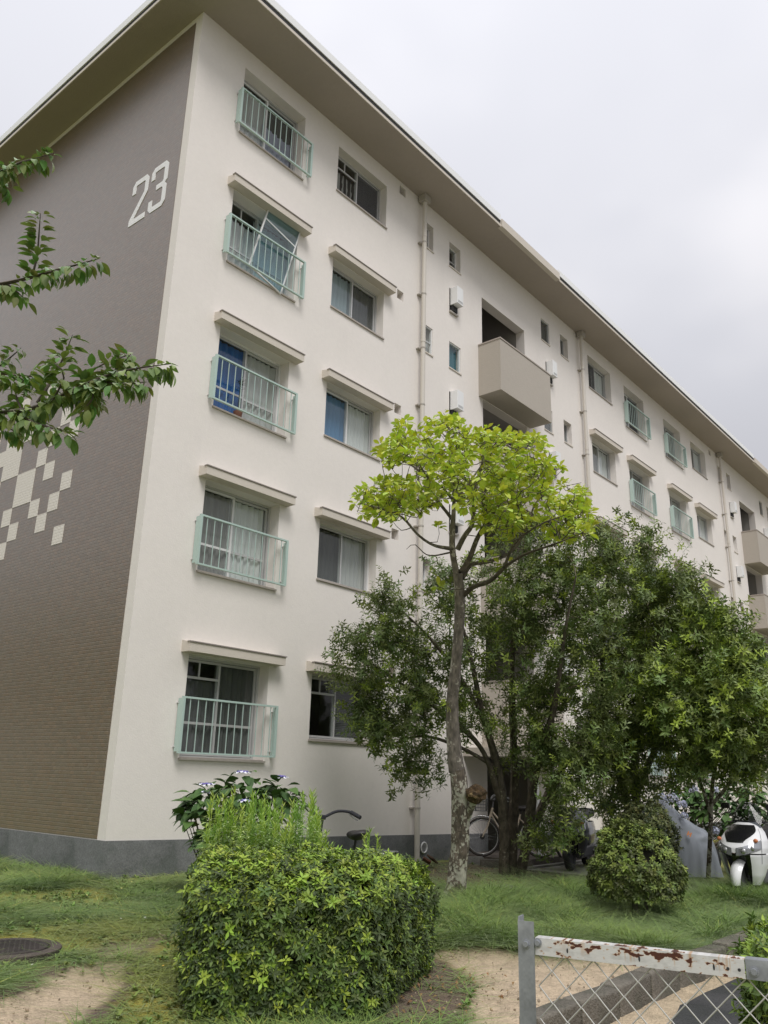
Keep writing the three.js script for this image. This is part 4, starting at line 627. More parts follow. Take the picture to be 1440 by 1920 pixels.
// ---------- cherry: the trunk stands left of the frame, three boughs reach in ----------
{
  const r = rngOf(5150), D = 3.7, t = thing('cherry_tree', 'cherry tree whose drooping leafy boughs reach in from the left edge', 'tree');
  const P = (x, y, dz = 0) => at(x, y, D + dz);
  const foot = at(-620, 1500, 4.2); foot.y = groundY(foot.x, foot.z) - 0.1; const crot = V(foot.x + 0.1, 2.0, foot.z - 0.05);
  obj('trunk', limb([foot, V(foot.x + 0.03, 0.8, foot.z), crot, V(foot.x + 0.3, 3.1, foot.z + 0.1), V(foot.x + 0.4, 4.3, foot.z + 0.1)], [0.17, 0.13, 0.11, 0.07, 0.03], 12, 0.08, 0.2, 3), M.barkDark, t);
  const B = [
    [[crot, P(-260, 860, 0.2), P(-100, 800), P(0, 775), P(60, 765, -0.05), P(130, 735, -0.1), P(200, 704, -0.12), P(260, 690, -0.15), P(322, 682, -0.15)], [0.05, 0.03, 0.016, 0.0105, 0.009, 0.0075, 0.006, 0.004, 0.0015], 3],
    [[P(70, 755, -0.05), P(100, 708, 0), P(120, 668, 0.05), P(136, 628, 0.05)], [0.007, 0.006, 0.004, 0.0015], 0],
    [[P(-60, 690, 0.1), P(0, 700, 0.1), P(60, 706, 0.1), P(75, 707, 0.1)], [0.007, 0.006, 0.004, 0.0015], 0],
    [[P(20, 770), P(60, 790, -0.1), P(105, 805, -0.15), P(132, 812, -0.15)], [0.006, 0.005, 0.004, 0.0015], 0],
    [[P(-30, 785), P(10, 800, 0.1), P(40, 815, 0.1)], [0.006, 0.004, 0.0015], 0],
    [[P(130, 735, -0.1), P(165, 738, 0), P(180, 760, 0)], [0.005, 0.004, 0.0015], 0],
    [[P(180, 712, -0.1), P(225, 720, -0.2), P(275, 716, -0.2)], [0.005, 0.004, 0.0015], 0],
    [[P(150, 725, -0.1), P(180, 690, 0), P(250, 662, 0)], [0.005, 0.004, 0.0015], 0],
    [[P(100, 750, -0.1), P(120, 700, -0.15), P(90, 672, -0.15)], [0.005, 0.004, 0.0015], 0],
    [[P(40, 768, 0), P(30, 735, 0.05), P(45, 712, 0.05)], [0.005, 0.004, 0.0015], 0],
    [[P(160, 720, -0.1), P(175, 745, -0.2), P(150, 775, -0.2)], [0.005, 0.004, 0.0015], 0],
    [[P(90, 755, 0.1), P(80, 785, 0.1), P(95, 812, 0.1)], [0.005, 0.004, 0.0015], 0],
    [[P(200, 704, -0.1), P(222, 690, -0.05), P(245, 664, -0.05)], [0.004, 0.003, 0.0015], 0],
    [[P(-20, 700, 0.2), P(20, 670, 0.2), P(40, 652, 0.2)], [0.005, 0.004, 0.0015], 0],
    [[V(foot.x + 0.25, 2.9, foot.z + 0.1), P(-200, 590, 0.3), P(-60, 545, 0.1), P(0, 533, 0.1), P(60, 520, 0.1), P(110, 505, 0.05), P(150, 495), P(188, 484)], [0.035, 0.02, 0.011, 0.009, 0.007, 0.005, 0.004, 0.0015], 3],
    [[P(60, 520, 0.1), P(70, 478, 0.12), P(73, 440, 0.12), P(76, 400, 0.1)], [0.006, 0.005, 0.004, 0.0015], 0],
    [[P(10, 530, 0.1), P(30, 545, 0.1), P(45, 560, 0.1)], [0.005, 0.004, 0.0015], 0],
    [[V(foot.x + 0.35, 3.6, foot.z + 0.1), P(-180, 400, 0.5), P(-60, 345, 0.4), P(0, 322, 0.35), P(40, 304, 0.3), P(70, 296, 0.3), P(100, 288, 0.3)], [0.03, 0.018, 0.009, 0.007, 0.005, 0.003, 0.0015], 2],
    [[P(-20, 335, 0.4), P(5, 345, 0.4), P(20, 352, 0.4)], [0.004, 0.003, 0.0015], 0],
  ];
  const leaf = leafGeo(0.067, 0.031, { fold: 0.28, bend: 0.3, segs: 5, shape: 0.85, stalk: 0.014 }), all = [];
  B.forEach(([c, rad, skip], i) => {
    obj('branch', limb(c, rad, 6, 0.04, 0.15, i + 3), M.barkDark, t);
    const cv = new THREE.CatmullRomCurve3(c, false, 'centripetal'), L = cv.getLength(), n = Math.floor(L / 0.0072); const u0 = skip ? skip / (c.length - 1) : 0.12;
    for (let k = 0; k < n; k++) { const u = k / n; const tt = cv.getUtoTmapping(u); if (tt < u0 - 0.1) continue; const p = cv.getPointAt(u), tg = cv.getTangentAt(u); if (r() < 0.18) continue;
      const spurs = u > 0.96 ? 2 : 1 + (r() < 0.85 ? 1 : 0);
      for (let s = 0; s < spurs; s++) { const side = V().crossVectors(tg, rdir(r)).normalize(); const d = side.multiplyScalar(0.8).add(tg.clone().multiplyScalar(0.5)).add(V(0, lerp(-0.55 - 0.5 * r(), 0.1 - 0.5 * r(), Math.abs(tg.y) ** 1.5), 0)); all.push({ m: mtx(p.clone().addScaledVector(side, 0.02 * r()), d, V(0.2 * (r() - 0.5), 1, 0.2 * (r() - 0.5)), 0.65 + 0.5 * r(), (r() - 0.5) * 0.9), d: p.distanceTo(camera.position), young: u > 0.93 }); } }
  });
  const inView = all.filter(a => { const p = V().setFromMatrixPosition(a.m).applyMatrix4(camera.matrixWorldInverse); return p.x / -p.z * F > -760; }); const rest = all.filter(a => !inView.includes(a));
  const mats = [leafMat(0.16, 0.26, 0.055, 0.5, 0.65), leafMat(0.22, 0.33, 0.07, 0.5, 0.65), leafMat(0.11, 0.19, 0.045, 0.5, 0.65), leafMat(0.30, 0.40, 0.08, 0.5, 0.65)];
  singles('leaf', leaf, mats, inView.slice(0, 300), t, r);
  const more = [...inView.slice(300), ...rest]; if (more.length) cloud('foliage', leaf, leafMat(0.18, 0.28, 0.06, 0.5, 0.65), more.map(a => ({ m: a.m, c: [0.7 + 0.6 * r(), 0.8 + 0.4 * r(), 0.9] })), t);
}

// ---------- grass ----------
{
  const r = rngOf(313), blades = (n, seed, lean) => { const q = rngOf(seed), gs = []; for (let i = 0; i < n; i++) { const a = q() * 6.28, d = 0.018 * q(); const h = 0.6 + 0.5 * q(), w = 0.0036 + 0.0028 * q(), b = lean * (0.3 + q()); const pos = [], idx = []; for (let k = 0; k <= 3; k++) { const t = k / 3, ww = w * (1 - t * 0.92), o = b * t * t * h; pos.push(d - 0 + o, h * t * (1 - 0.25 * b * t), -ww, d + o, h * t * (1 - 0.25 * b * t), ww); } for (let k = 0; k < 3; k++) idx.push(k * 2, k * 2 + 1, k * 2 + 2, k * 2 + 1, k * 2 + 3, k * 2 + 2); const g = new THREE.BufferGeometry(); g.setAttribute('position', new THREE.Float32BufferAttribute(pos, 3)); g.setIndex(idx); g.rotateY(a); g.computeVertexNormals(); gs.push(prep(g)); } return merged(gs); };
  const short = [], tall = [];
  const hid = (x, z) => polyS(x, z, hedgePoly) > 0.02 || z < 0.03 && x > -0.02 || Math.hypot(x + 2.4, z - 2.47) < 0.43 || (x > 7.1 && z < 3.3 && z > 1.5) || (x > 7.4 && z < 1.6);
  let n = 0; while (n < 85000) {
    const x = -4.6 + r() * 13, z = -5 + r() * 11.22; n++; if (hid(x, z)) continue;
    const d = Math.hypot(x - camera.position.x, z - camera.position.z); if (d < 3.6) continue;
    const q = cover(x, z), clump = fbm(x * 1.6 + 30, z * 1.6 + 30, 3); const pr = q.grass * (0.35 + 0.9 * sm(0.35, 0.6, clump)) * lerp(1, 0.55, q.moss); if (r() > pr) continue;
    const right = x > 0.55 && z > 2.2, shade = x > 2.6 && z < 3 ? 0.5 : 1; let h = right ? lerp(0.05, 0.20, sm(0.35, 0.7, clump)) * (0.6 + 0.7 * r()) : lerp(0.025, 0.085, sm(0.3, 0.65, clump)) * (0.6 + 0.8 * r());
    if (!right && z < 1.2 && x < 0) h *= 1.5; if (x > 6.4 && z > 4.9) h = 0.18 + 0.2 * r(); if (q.moss > 0.5 && !right) h *= 0.55; h *= shade; if (z > 6.05) h *= 0.5;
    const k = 0.75 + 0.5 * r(), ye = q.moss * 0.8 + 0.25 * r(); const straw = r() < 0.03;
    const m = new THREE.Matrix4().compose(V(x, groundY(x, z) - 0.005, z), new THREE.Quaternion().setFromEuler(new THREE.Euler((r() - 0.5) * 0.3, r() * 6.28, (r() - 0.5) * 0.3)), V(right ? 1.15 : 0.9, h, right ? 1.15 : 0.9));
    (right ? tall : short).push({ m, c: straw ? [2.2 * k, 1.6 * k, 1.6 * k] : [k * lerp(0.74, 1.3, ye), k * lerp(0.95, 1.1, ye), k * 0.85] });
  }
  const gm = leafMat(0.245, 0.325, 0.068, 0.35, 0.75);
  const a = cloud('grass', blades(7, 1, 0.5), gm, short, scene); tag(a, 'short mown grass and moss left of the hedge and along the wall', 'grass');
  const b = cloud('grass', blades(8, 2, 0.75), gm, tall, scene); b.name = 'tall_grass'; tag(b, 'longer unmown grass in front of the rounded shrub', 'grass');
  // small white and yellow wildflowers
  const fl = [], pet = new THREE.CircleGeometry(0.008, 6); pet.rotateX(-1.2);
  for (const [px, py, y] of [[180, 1673, 0], [186, 1672, 0], [219, 1682, 0], [228, 1665, 0], [247, 1653, 0], [102, 1690, 0], [90, 1686, 0], [227, 1722, 1], [272, 1720, 1], [275, 1722, 1], [293, 1717, 1], [312, 1711, 1], [300, 1798, 2], [306, 1810, 2], [18, 1798, 1], [46, 1797, 1], [42, 1820, 1], [52, 1822, 1], [10, 1813, 1], [60, 1808, 1], [163, 1678, 0], [840, 1742, 1], [916, 1728, 1], [1282, 1755, 1]]) { const dir = at(px, py, 1).sub(camera.position); let s = 3; for (; s < 20; s += 0.02) { const p = camera.position.clone().addScaledVector(dir, s); if (p.y < groundY(p.x, p.z) + 0.045) { fl.push({ m: new THREE.Matrix4().compose(p, new THREE.Quaternion().setFromEuler(new THREE.Euler(r() - 0.5, r() * 6, r() - 0.5)), V(1.3, 1.3, 1.3)), c: y === 2 ? [0.7, 0.45, 0.08] : y ? [0.75, 0.74, 0.68] : [0.75, 0.68, 0.25] }); break; } } }
  const w = cloud('wildflowers', prep(pet), new THREE.MeshStandardMaterial({ color: 0xffffff, roughness: 0.8, side: THREE.DoubleSide }), fl, scene); tag(w, 'tiny white and yellow wildflowers scattered over the lawn', 'wildflowers');
  // broad-leaved lawn weeds, pebbles on the bare ground
  const wd = [], pb = []; for (let k = 0; k < 9000; k++) { const x = -4.4 + r() * 12, z = -3 + r() * 9.1; if (hid(x, z)) continue; const q = cover(x, z); const cl = fbm(x * 2.7 + 80, z * 2.7 + 10, 3); if (q.grass * sm(0.5, 0.62, cl) > r()) { const k2 = 0.7 + 0.6 * r(), s = 0.4 + 0.65 * r(); wd.push({ m: new THREE.Matrix4().compose(V(x, groundY(x, z) + 0.005, z), new THREE.Quaternion().setFromEuler(new THREE.Euler(0, r() * 6.28, 0)), V(s, s * (0.8 + r()), s)), c: [k2 * (0.9 + 0.4 * r()), k2, k2] }); } if ((q.sand > 0.5 || q.soil > 0.6) && r() < 0.5) { const s = 0.25 + 0.9 * r() * r(), k2 = 0.6 + 0.7 * r(); pb.push({ m: new THREE.Matrix4().compose(V(x, groundY(x, z) + 0.006, z), new THREE.Quaternion().setFromEuler(new THREE.Euler(r() * 6, r() * 6, r() * 6)), V(s, s * 0.6, s * 0.8)), c: [k2, k2 * 0.95, k2 * 0.9] }); } }
  const wl = leafGeo(0.055, 0.024, { fold: 0.2, bend: 0.4, segs: 3, shape: 1.1 }), wg = []; { const q = rngOf(4); for (let k = 0; k < 9; k++) { const a = k * 2.4, e = 0.35 + 0.7 * q(); wg.push(put(wl, mtx(V(0, 0.005, 0), V(Math.cos(a) * Math.cos(e), Math.sin(e), Math.sin(a) * Math.cos(e)), V(0, 1, 0.01), 0.7 + 0.5 * q()))); } }
  tag(cloud('lawn_weeds', merged(wg), leafMat(0.18, 0.28, 0.06, 0.3, 0.7), wd, scene), 'low broad-leaved weeds scattered through the lawn', 'weeds');
  tag(cloud('pebbles', prep(new THREE.IcosahedronGeometry(0.016, 1)), mat(lin(0.33, 0.28, 0.21), 0.95), pb, scene), 'small pebbles and clods on the bare sandy ground', 'pebbles');
  const fa = [], lf = leafGeo(0.05, 0.026, { fold: 0.3, bend: 0.5, segs: 3 });
  for (let k = 0; k < 420; k++) { const s = r() < 0.45; const x = s ? -1.4 + r() * 1.8 : 3 + r() * 5, z = s ? 4.75 + r() * 1.2 : 0.4 + r() * 2.6; if (hid(x, z)) continue; const q = cover(x, z); if (r() > q.soil + 0.2) continue; const k2 = 0.6 + 0.7 * r(); fa.push({ m: mtx(V(x, groundY(x, z) + 0.028, z), V(Math.cos(k), 0.1, Math.sin(k)), V((r() - 0.5), 1, r() - 0.5), 0.5 + 0.6 * r()), c: [k2, k2 * (0.75 + 0.3 * r()), k2 * 0.7] }); }
  const f = cloud('fallen_leaves', lf, mat(lin(0.26, 0.17, 0.09), 0.9, { side: THREE.DoubleSide }), fa, scene); tag(f, 'dry brown leaves fallen on the bare soil', 'leaves');
}

// ---------- kerb, manhole, pads ----------
{
  const k = new THREE.Group(); k.name = 'kerb'; k.userData.kind = 'structure'; scene.add(k); const r = rngOf(66);
  let x = -0.75; while (x < 7) { const L = 0.58 + 0.04 * r(), g = new RoundedBoxGeometry(L, 0.3, 0.17, 3, 0.025), p = g.attributes.position; for (let i = 0; i < p.count; i++) { const n = fbm(p.getX(i) * 9 + x * 7 + 30, p.getZ(i) * 9 + p.getY(i) * 7 + 30, 3) - 0.5; p.setXYZ(i, p.getX(i), p.getY(i) + n * 0.03, p.getZ(i) + n * 0.03); } g.computeVertexNormals(); const o = obj('kerb_stone', metric(g), M.oldConcrete, k); o.position.set(x + L / 2, -0.355 + 0.02 * (r() - 0.5), 6.36 + 0.03 * (r() - 0.5)); o.rotation.set((r() - 0.5) * 0.06, (r() - 0.5) * 0.05, (r() - 0.5) * 0.03); x += L + 0.012; }
  const pad = struct('parking_pad', [box(7.1, 11.6, -0.4, -0.185, 1.62, 3.15)], M.concrete); pad.name = 'parking_pad';
  struct('parking_pad_edge', [box(7.0, 7.096, -0.4, -0.15, 1.5, 3.25), box(7.1, 11.6, -0.4, -0.15, 1.5, 1.616), box(7.1, 11.6, -0.4, -0.15, 3.154, 3.25)], M.concrete);
  struct('entrance_apron', [box(7.45, 11.5, -0.5, -0.055, 0.02, 1.46)], new THREE.MeshStandardMaterial({ color: lin(0.2, 0.165, 0.14), map: concreteMap, bumpMap: concreteBump, bumpScale: 0.01, roughness: 0.95 }));
  const mh = thing('manhole_cover', 'round iron manhole cover in a concrete ring set in the lawn', 'manhole cover', [-2.4, -0.135, 2.47]);
  const iron = new THREE.MeshStandardMaterial({ color: lin(0.075, 0.06, 0.052), map: concreteMap, bumpMap: concreteBump, bumpScale: 0.006, roughness: 0.85 });
  obj('lid', metric(latheX([[0.0001, -0.1], [0.325, -0.1], [0.325, 0.014], [0.3, 0.02], [0.0001, 0.02]], 48)), iron, mh);
  obj('ring', metric(latheX([[0.335, -0.1], [0.42, -0.1], [0.43, 0.004], [0.42, 0.012], [0.345, 0.016], [0.335, 0.008], [0.335, -0.1]], 48)), new THREE.MeshStandardMaterial({ color: lin(0.15, 0.12, 0.10), map: concreteMap, bumpMap: concreteBump, bumpScale: 0.015, roughness: 0.95 }), mh);
  const st = []; for (let a = -6; a <= 6; a++) for (let b = -6; b <= 6; b++) { const X = a * 0.045 + (b & 1) * 0.022, Z = b * 0.04; if (Math.hypot(X, Z) < 0.28) st.push(box(X - 0.012, X + 0.012, 0.0205, 0.0225, Z - 0.008, Z + 0.008)); } obj('tread_studs', st, iron, mh).userData.kind = 'stuff';
  for (const [px, py, d, lab] of [[884, 1610, 14.75, 'grey concrete wheel stop nearest the pale trunk'], [924, 1617, 14.5, 'dark concrete wheel stop left of the many-stemmed trunk'], [974, 1617, 14.6, 'dark concrete wheel stop right of the many-stemmed trunk']]) { const c = at(px, py, d); const s = new THREE.Shape(); s.moveTo(-0.1, 0); s.lineTo(0.1, 0); s.lineTo(0.06, 0.12); s.lineTo(-0.06, 0.12); s.closePath(); const g = new THREE.ExtrudeGeometry(s, { depth: 0.4, bevelEnabled: true, bevelSize: 0.012, bevelThickness: 0.012, bevelSegments: 2 }); g.translate(0, 0, -0.2); g.rotateY(Math.PI / 2 - 0.85); const o = obj('wheel_stop', metric(g), d > 14.7 ? M.concrete : M.oldConcrete); o.position.set(c.x, groundY(c.x, c.z) - 0.005, c.z); tag(o, lab, 'wheel stop'); }
  { const c = at(952, 1671, 11.5), g = new THREE.IcosahedronGeometry(0.3, 4), p = g.attributes.position; for (let i = 0; i < p.count; i++) { const k2 = 0.8 + 0.5 * fbm(p.getX(i) * 8 + 30, p.getZ(i) * 8 + 30, 3); p.setXYZ(i, p.getX(i) * k2 * 1.15, p.getY(i) * k2 * 0.22, p.getZ(i) * k2 * 0.45); } g.computeVertexNormals(); const o = obj('flat_stone', metric(g), M.concrete); o.position.set(c.x, groundY(c.x, c.z) + 0.02, c.z); o.rotation.y = -0.8; tag(o, 'flat pale stone lying in the grass right of the pale trunk', 'stone'); }
  { const c = at(803, 1606, 13.6); const t = thing('wooden_boards', 'weathered brown boards leaning at the foot of the wall by the downpipe', 'boards', [c.x, groundY(c.x, c.z), c.z], 0.35); const w = mat(lin(0.17, 0.075, 0.045), 0.85), w2 = mat(lin(0.12, 0.08, 0.05), 0.85); const a = obj('board', rbox(0.3, 0.03, 0.14, 0.006), w, t); a.position.set(-0.08, 0.12, 0); a.rotation.set(0.5, 0.2, -0.35); const b = obj('board', rbox(0.34, 0.028, 0.12, 0.006), w2, t); b.position.set(0.14, 0.13, 0.03); b.rotation.set(0.4, -0.1, -0.3); }
  { const c = at(1150, 1902, 5.55); const o = obj('steel_plate', rbox(0.42, 0.05, 0.03, 0.004), mat(lin(0.2, 0.2, 0.21), 0.5, { metalness: 0.5 })); o.position.set(c.x, groundY(c.x, c.z) + 0.045, c.z); o.rotation.y = -0.55; tag(o, 'grey steel plate on edge beside the kerb behind the wire mesh', 'steel plate'); }
  // entrance roof and its posts, air vent cap
  obj('entrance_roof', [box(7.72, 11.45, 1.7, 1.862, 0.004, 1.5)], M.balcony, bld);
  for (const x of [8.1, 11.2]) obj('entrance_post', rod(V(x, -0.06, 1.4), V(x, 1.7, 1.4), 0.032, 10), M.aluWhite, bld);
  const vc = obj('vent_cap', (() => { const g = new THREE.TorusGeometry(0.085, 0.014, 8, 24); g.translate(6.42, 0.1, 0.05); return prep(g); })(), M.aluWhite, bld); obj('louvre', Array.from({ length: 6 }, (_, k) => box(6.42 - 0.07, 6.42 + 0.07, 0.04 + k * 0.021, 0.048 + k * 0.021, 0.02, 0.05)), M.alu, vc);
}

{ // sash taken out of its track, leaning askew inside the railing on the fourth floor
  const t = thing('loose_window_sash', 'tilted window sash with glass tinted like reflected sky leaning askew inside a green railing', 'window sash', [1.97, 10.06, 0.035]); t.rotation.z = -0.24; 
  const w = 0.78, h = 1.58; obj('frame', frameGeo(-w / 2, w / 2, -h / 2, h / 2, -0.014, 0.014, 0.022).concat([box(-w / 2 + 0.022, w / 2 - 0.022, 0.33, 0.355, -0.012, 0.012)]), M.aluWhite, t);
  const g = new THREE.PlaneGeometry(w - 0.04, h - 0.04); obj('pane', g, M.skyTintGlass, t);
  const b = obj('white_bag', (() => { const q = new THREE.IcosahedronGeometry(0.15, 4), p = q.attributes.position; for (let i = 0; i < p.count; i++) { const k = 0.75 + 0.5 * fbm(p.getX(i) * 14 + 40, p.getY(i) * 14 + p.getZ(i) * 9 + 40, 3); p.setXYZ(i, p.getX(i) * k, p.getY(i) * k, p.getZ(i) * k * 0.5); } q.computeVertexNormals(); return q; })(), mat(lin(0.6, 0.62, 0.62), 0.7)); b.position.set(4.62, 9.82, -0.265 - 0.08); tag(b, 'pale crumpled bag behind the glass of a fourth-floor window', 'bag');
  const pl = thing('potted_plant', 'small dark potted plant on the sill behind the third-floor railing', 'potted plant', [1.55, 1.455 + 5.2, -0.09]); obj('pot', latheX([[0.001, 0], [0.06, 0], [0.075, 0.13], [0.065, 0.13], [0.001, 0.11]], 16), mat(lin(0.18, 0.08, 0.05), 0.8), pl);
  const lf = leafGeo(0.1, 0.012, { bend: 0.5, segs: 3 }), r = rngOf(12), gs = []; for (let k = 0; k < 44; k++) { const d = rdir(r); d.y = Math.abs(d.y) + 0.5; gs.push(put(lf, mtx(V(0, 0.5 + 0.18 * r(), 0), d, V(0, 1, 0.1), 0.8 + 0.5 * r()))); } gs.push(rod(V(0, 0.1, 0), V(0, 0.6, 0), 0.006, 5)); obj('foliage', gs, leafMat(0.04, 0.06, 0.025, 0.2), pl);
}

// ---------- wire mesh fence ----------
{
  const t = thing('chain_link_fence', 'galvanised wire mesh fence with a rust-spotted white top rail', 'fence', [-4.205, 0, 8.425], -1.321);
  const galv = new THREE.MeshStandardMaterial({ color: lin(0.42, 0.44, 0.47), map: texOf(512, (u, v) => { const n = pf(u, v, 6, 5), f = pf(u, v, 60, 2), k = 0.85 + 0.35 * (n - 0.5) + 0.1 * (f - 0.5); return [k, k, k]; }, true, 1 / 0.4), roughness: 0.5, metalness: 0.45 });
  const rustMap = texOf(1024, (u, v) => { // rail 0.5 m long, rust in flakes that run down from the top edge
    const n = fbm(u * 27 + 3, v * 4 + 3, 4), n2 = fbm(u * 60 + 9, v * 7 + 2, 3), g = pf(u, v, 90, 2); const along = sm(0.05, 0.4, u) * (1 - 0.6 * sm(0.93, 1, u));
    const top = sm(0.35, 0.62, v) * sm(0.93, 0.8, v) + 0.8 * sm(0.955, 0.965, v); const val = n * 0.72 + n2 * 0.22 + 0.155 * top * along; let rust = sm(0.632, 0.66, val); const bleed = 0.6 * sm(0.585, 0.645, val);
    const streak = sm(0.56, 0.72, fbm(u * 42, 0.3, 3)) * along * 0.5 * sm(0.05, 0.6, v); const dirt = sm(0.45, 0.75, fbm(u * 20 + 7, v * 3, 4)) * 0.3;
    const paint = [0.79 - 0.2 * dirt, 0.785 - 0.2 * dirt, 0.77 - 0.2 * dirt], rc = [0.30 + 0.16 * (g - 0.5), 0.155 + 0.08 * (g - 0.5), 0.10]; const or = [0.66, 0.46, 0.28];
    return [0, 1, 2].map(i => lerp(lerp(paint[i] * (0.94 + 0.1 * g), or[i], Math.max(streak, bleed)), rc[i], rust)); }, true);
  const railMat = new THREE.MeshStandardMaterial({ map: rustMap, roughness: 0.65 });
  obj('post', [box(-0.041, 0.0, -0.5, 0.936, 0.004, 0.008), box(-0.041, -0.037, -0.5, 0.945, -0.034, 0.0038)], galv, t);
  const rg = box(0.001, 0.486, 0.861, 0.9, -0.002, 0.0015), rt = box(0.001, 0.486, 0.8975, 0.9, -0.036, -0.0021); for (const g of [rg, rt]) { const p = g.attributes.position, uv = g.attributes.uv; for (let i = 0; i < p.count; i++) uv.setXY(i, p.getX(i) / 0.5, g === rg ? (p.getY(i) - 0.861) / 0.0415 : 0.97 + p.getZ(i) * 0.5); }
  const rail = obj('rail', [rg, rt], railMat, t); obj('rail', [box(0.488, 1.3, 0.861, 0.902, -0.002, 0.003), box(0.488, 1.3, 0.899, 0.902, -0.036, -0.0021)], galv, t);
  const hole = (x, y, w, h) => obj('slot', (() => { const s = new THREE.Shape(); s.absellipse(x, y, w, h, 0, 6.283); const g = new THREE.ShapeGeometry(s, 10); g.translate(0, 0, 0.0019); return prep(g); })(), M.dark, rail);
  for (const [x, w, h] of [[0.082, 0.0022, 0.0055], [0.254, 0.0022, 0.0065], [0.42, 0.0022, 0.0065], [0.45, 0.0035, 0.0035], [0.474, 0.0035, 0.0035]]) hole(x, 0.878, w, h);
  const bolt = (x, y, z) => { const g = new THREE.CylinderGeometry(0.0065, 0.0075, 0.006, 12); g.rotateX(Math.PI / 2); g.translate(x, y, z); const h = new THREE.CylinderGeometry(0.0105, 0.0105, 0.002, 16); h.rotateX(Math.PI / 2); h.translate(x, y, z - 0.0035); obj('bolt', [prep(g), prep(h)], galv, t); };
  bolt(-0.02, 0.884, 0.0125); bolt(0.008, 0.889, 0.0065); bolt(0.505, 0.878, 0.0075);
  const a = 0.0345, st = 0.0355, top = 0.861, wire = mat(lin(0.50, 0.49, 0.46), 0.55, { metalness: 0.3 }), w1 = (() => { const gs = []; for (let j = 0; j < 34; j++) { const x0 = (j & 1) * a, x1 = a - x0; gs.push(rod(V(x0, -j * st, j & 1 ? 0.0022 : -0.0022), V(x1, -(j + 1) * st, j & 1 ? -0.0022 : 0.0022), 0.0017, 5)); } return merged(gs); })(), w2 = (() => { const gs = []; for (let j = 0; j < 34; j++) { const x1 = (j & 1) * a, x0 = a - x1; gs.push(rod(V(x0, -j * st, j & 1 ? -0.0022 : 0.0022), V(x1, -(j + 1) * st, j & 1 ? 0.0022 : -0.0022), 0.0017, 5)); } return merged(gs); })();
  for (let k = 0; k < 34; k++) { const o = obj('wire', k & 1 ? w2 : w1, wire, t); o.position.set(0.004 + k * a, top, -0.012); }
}

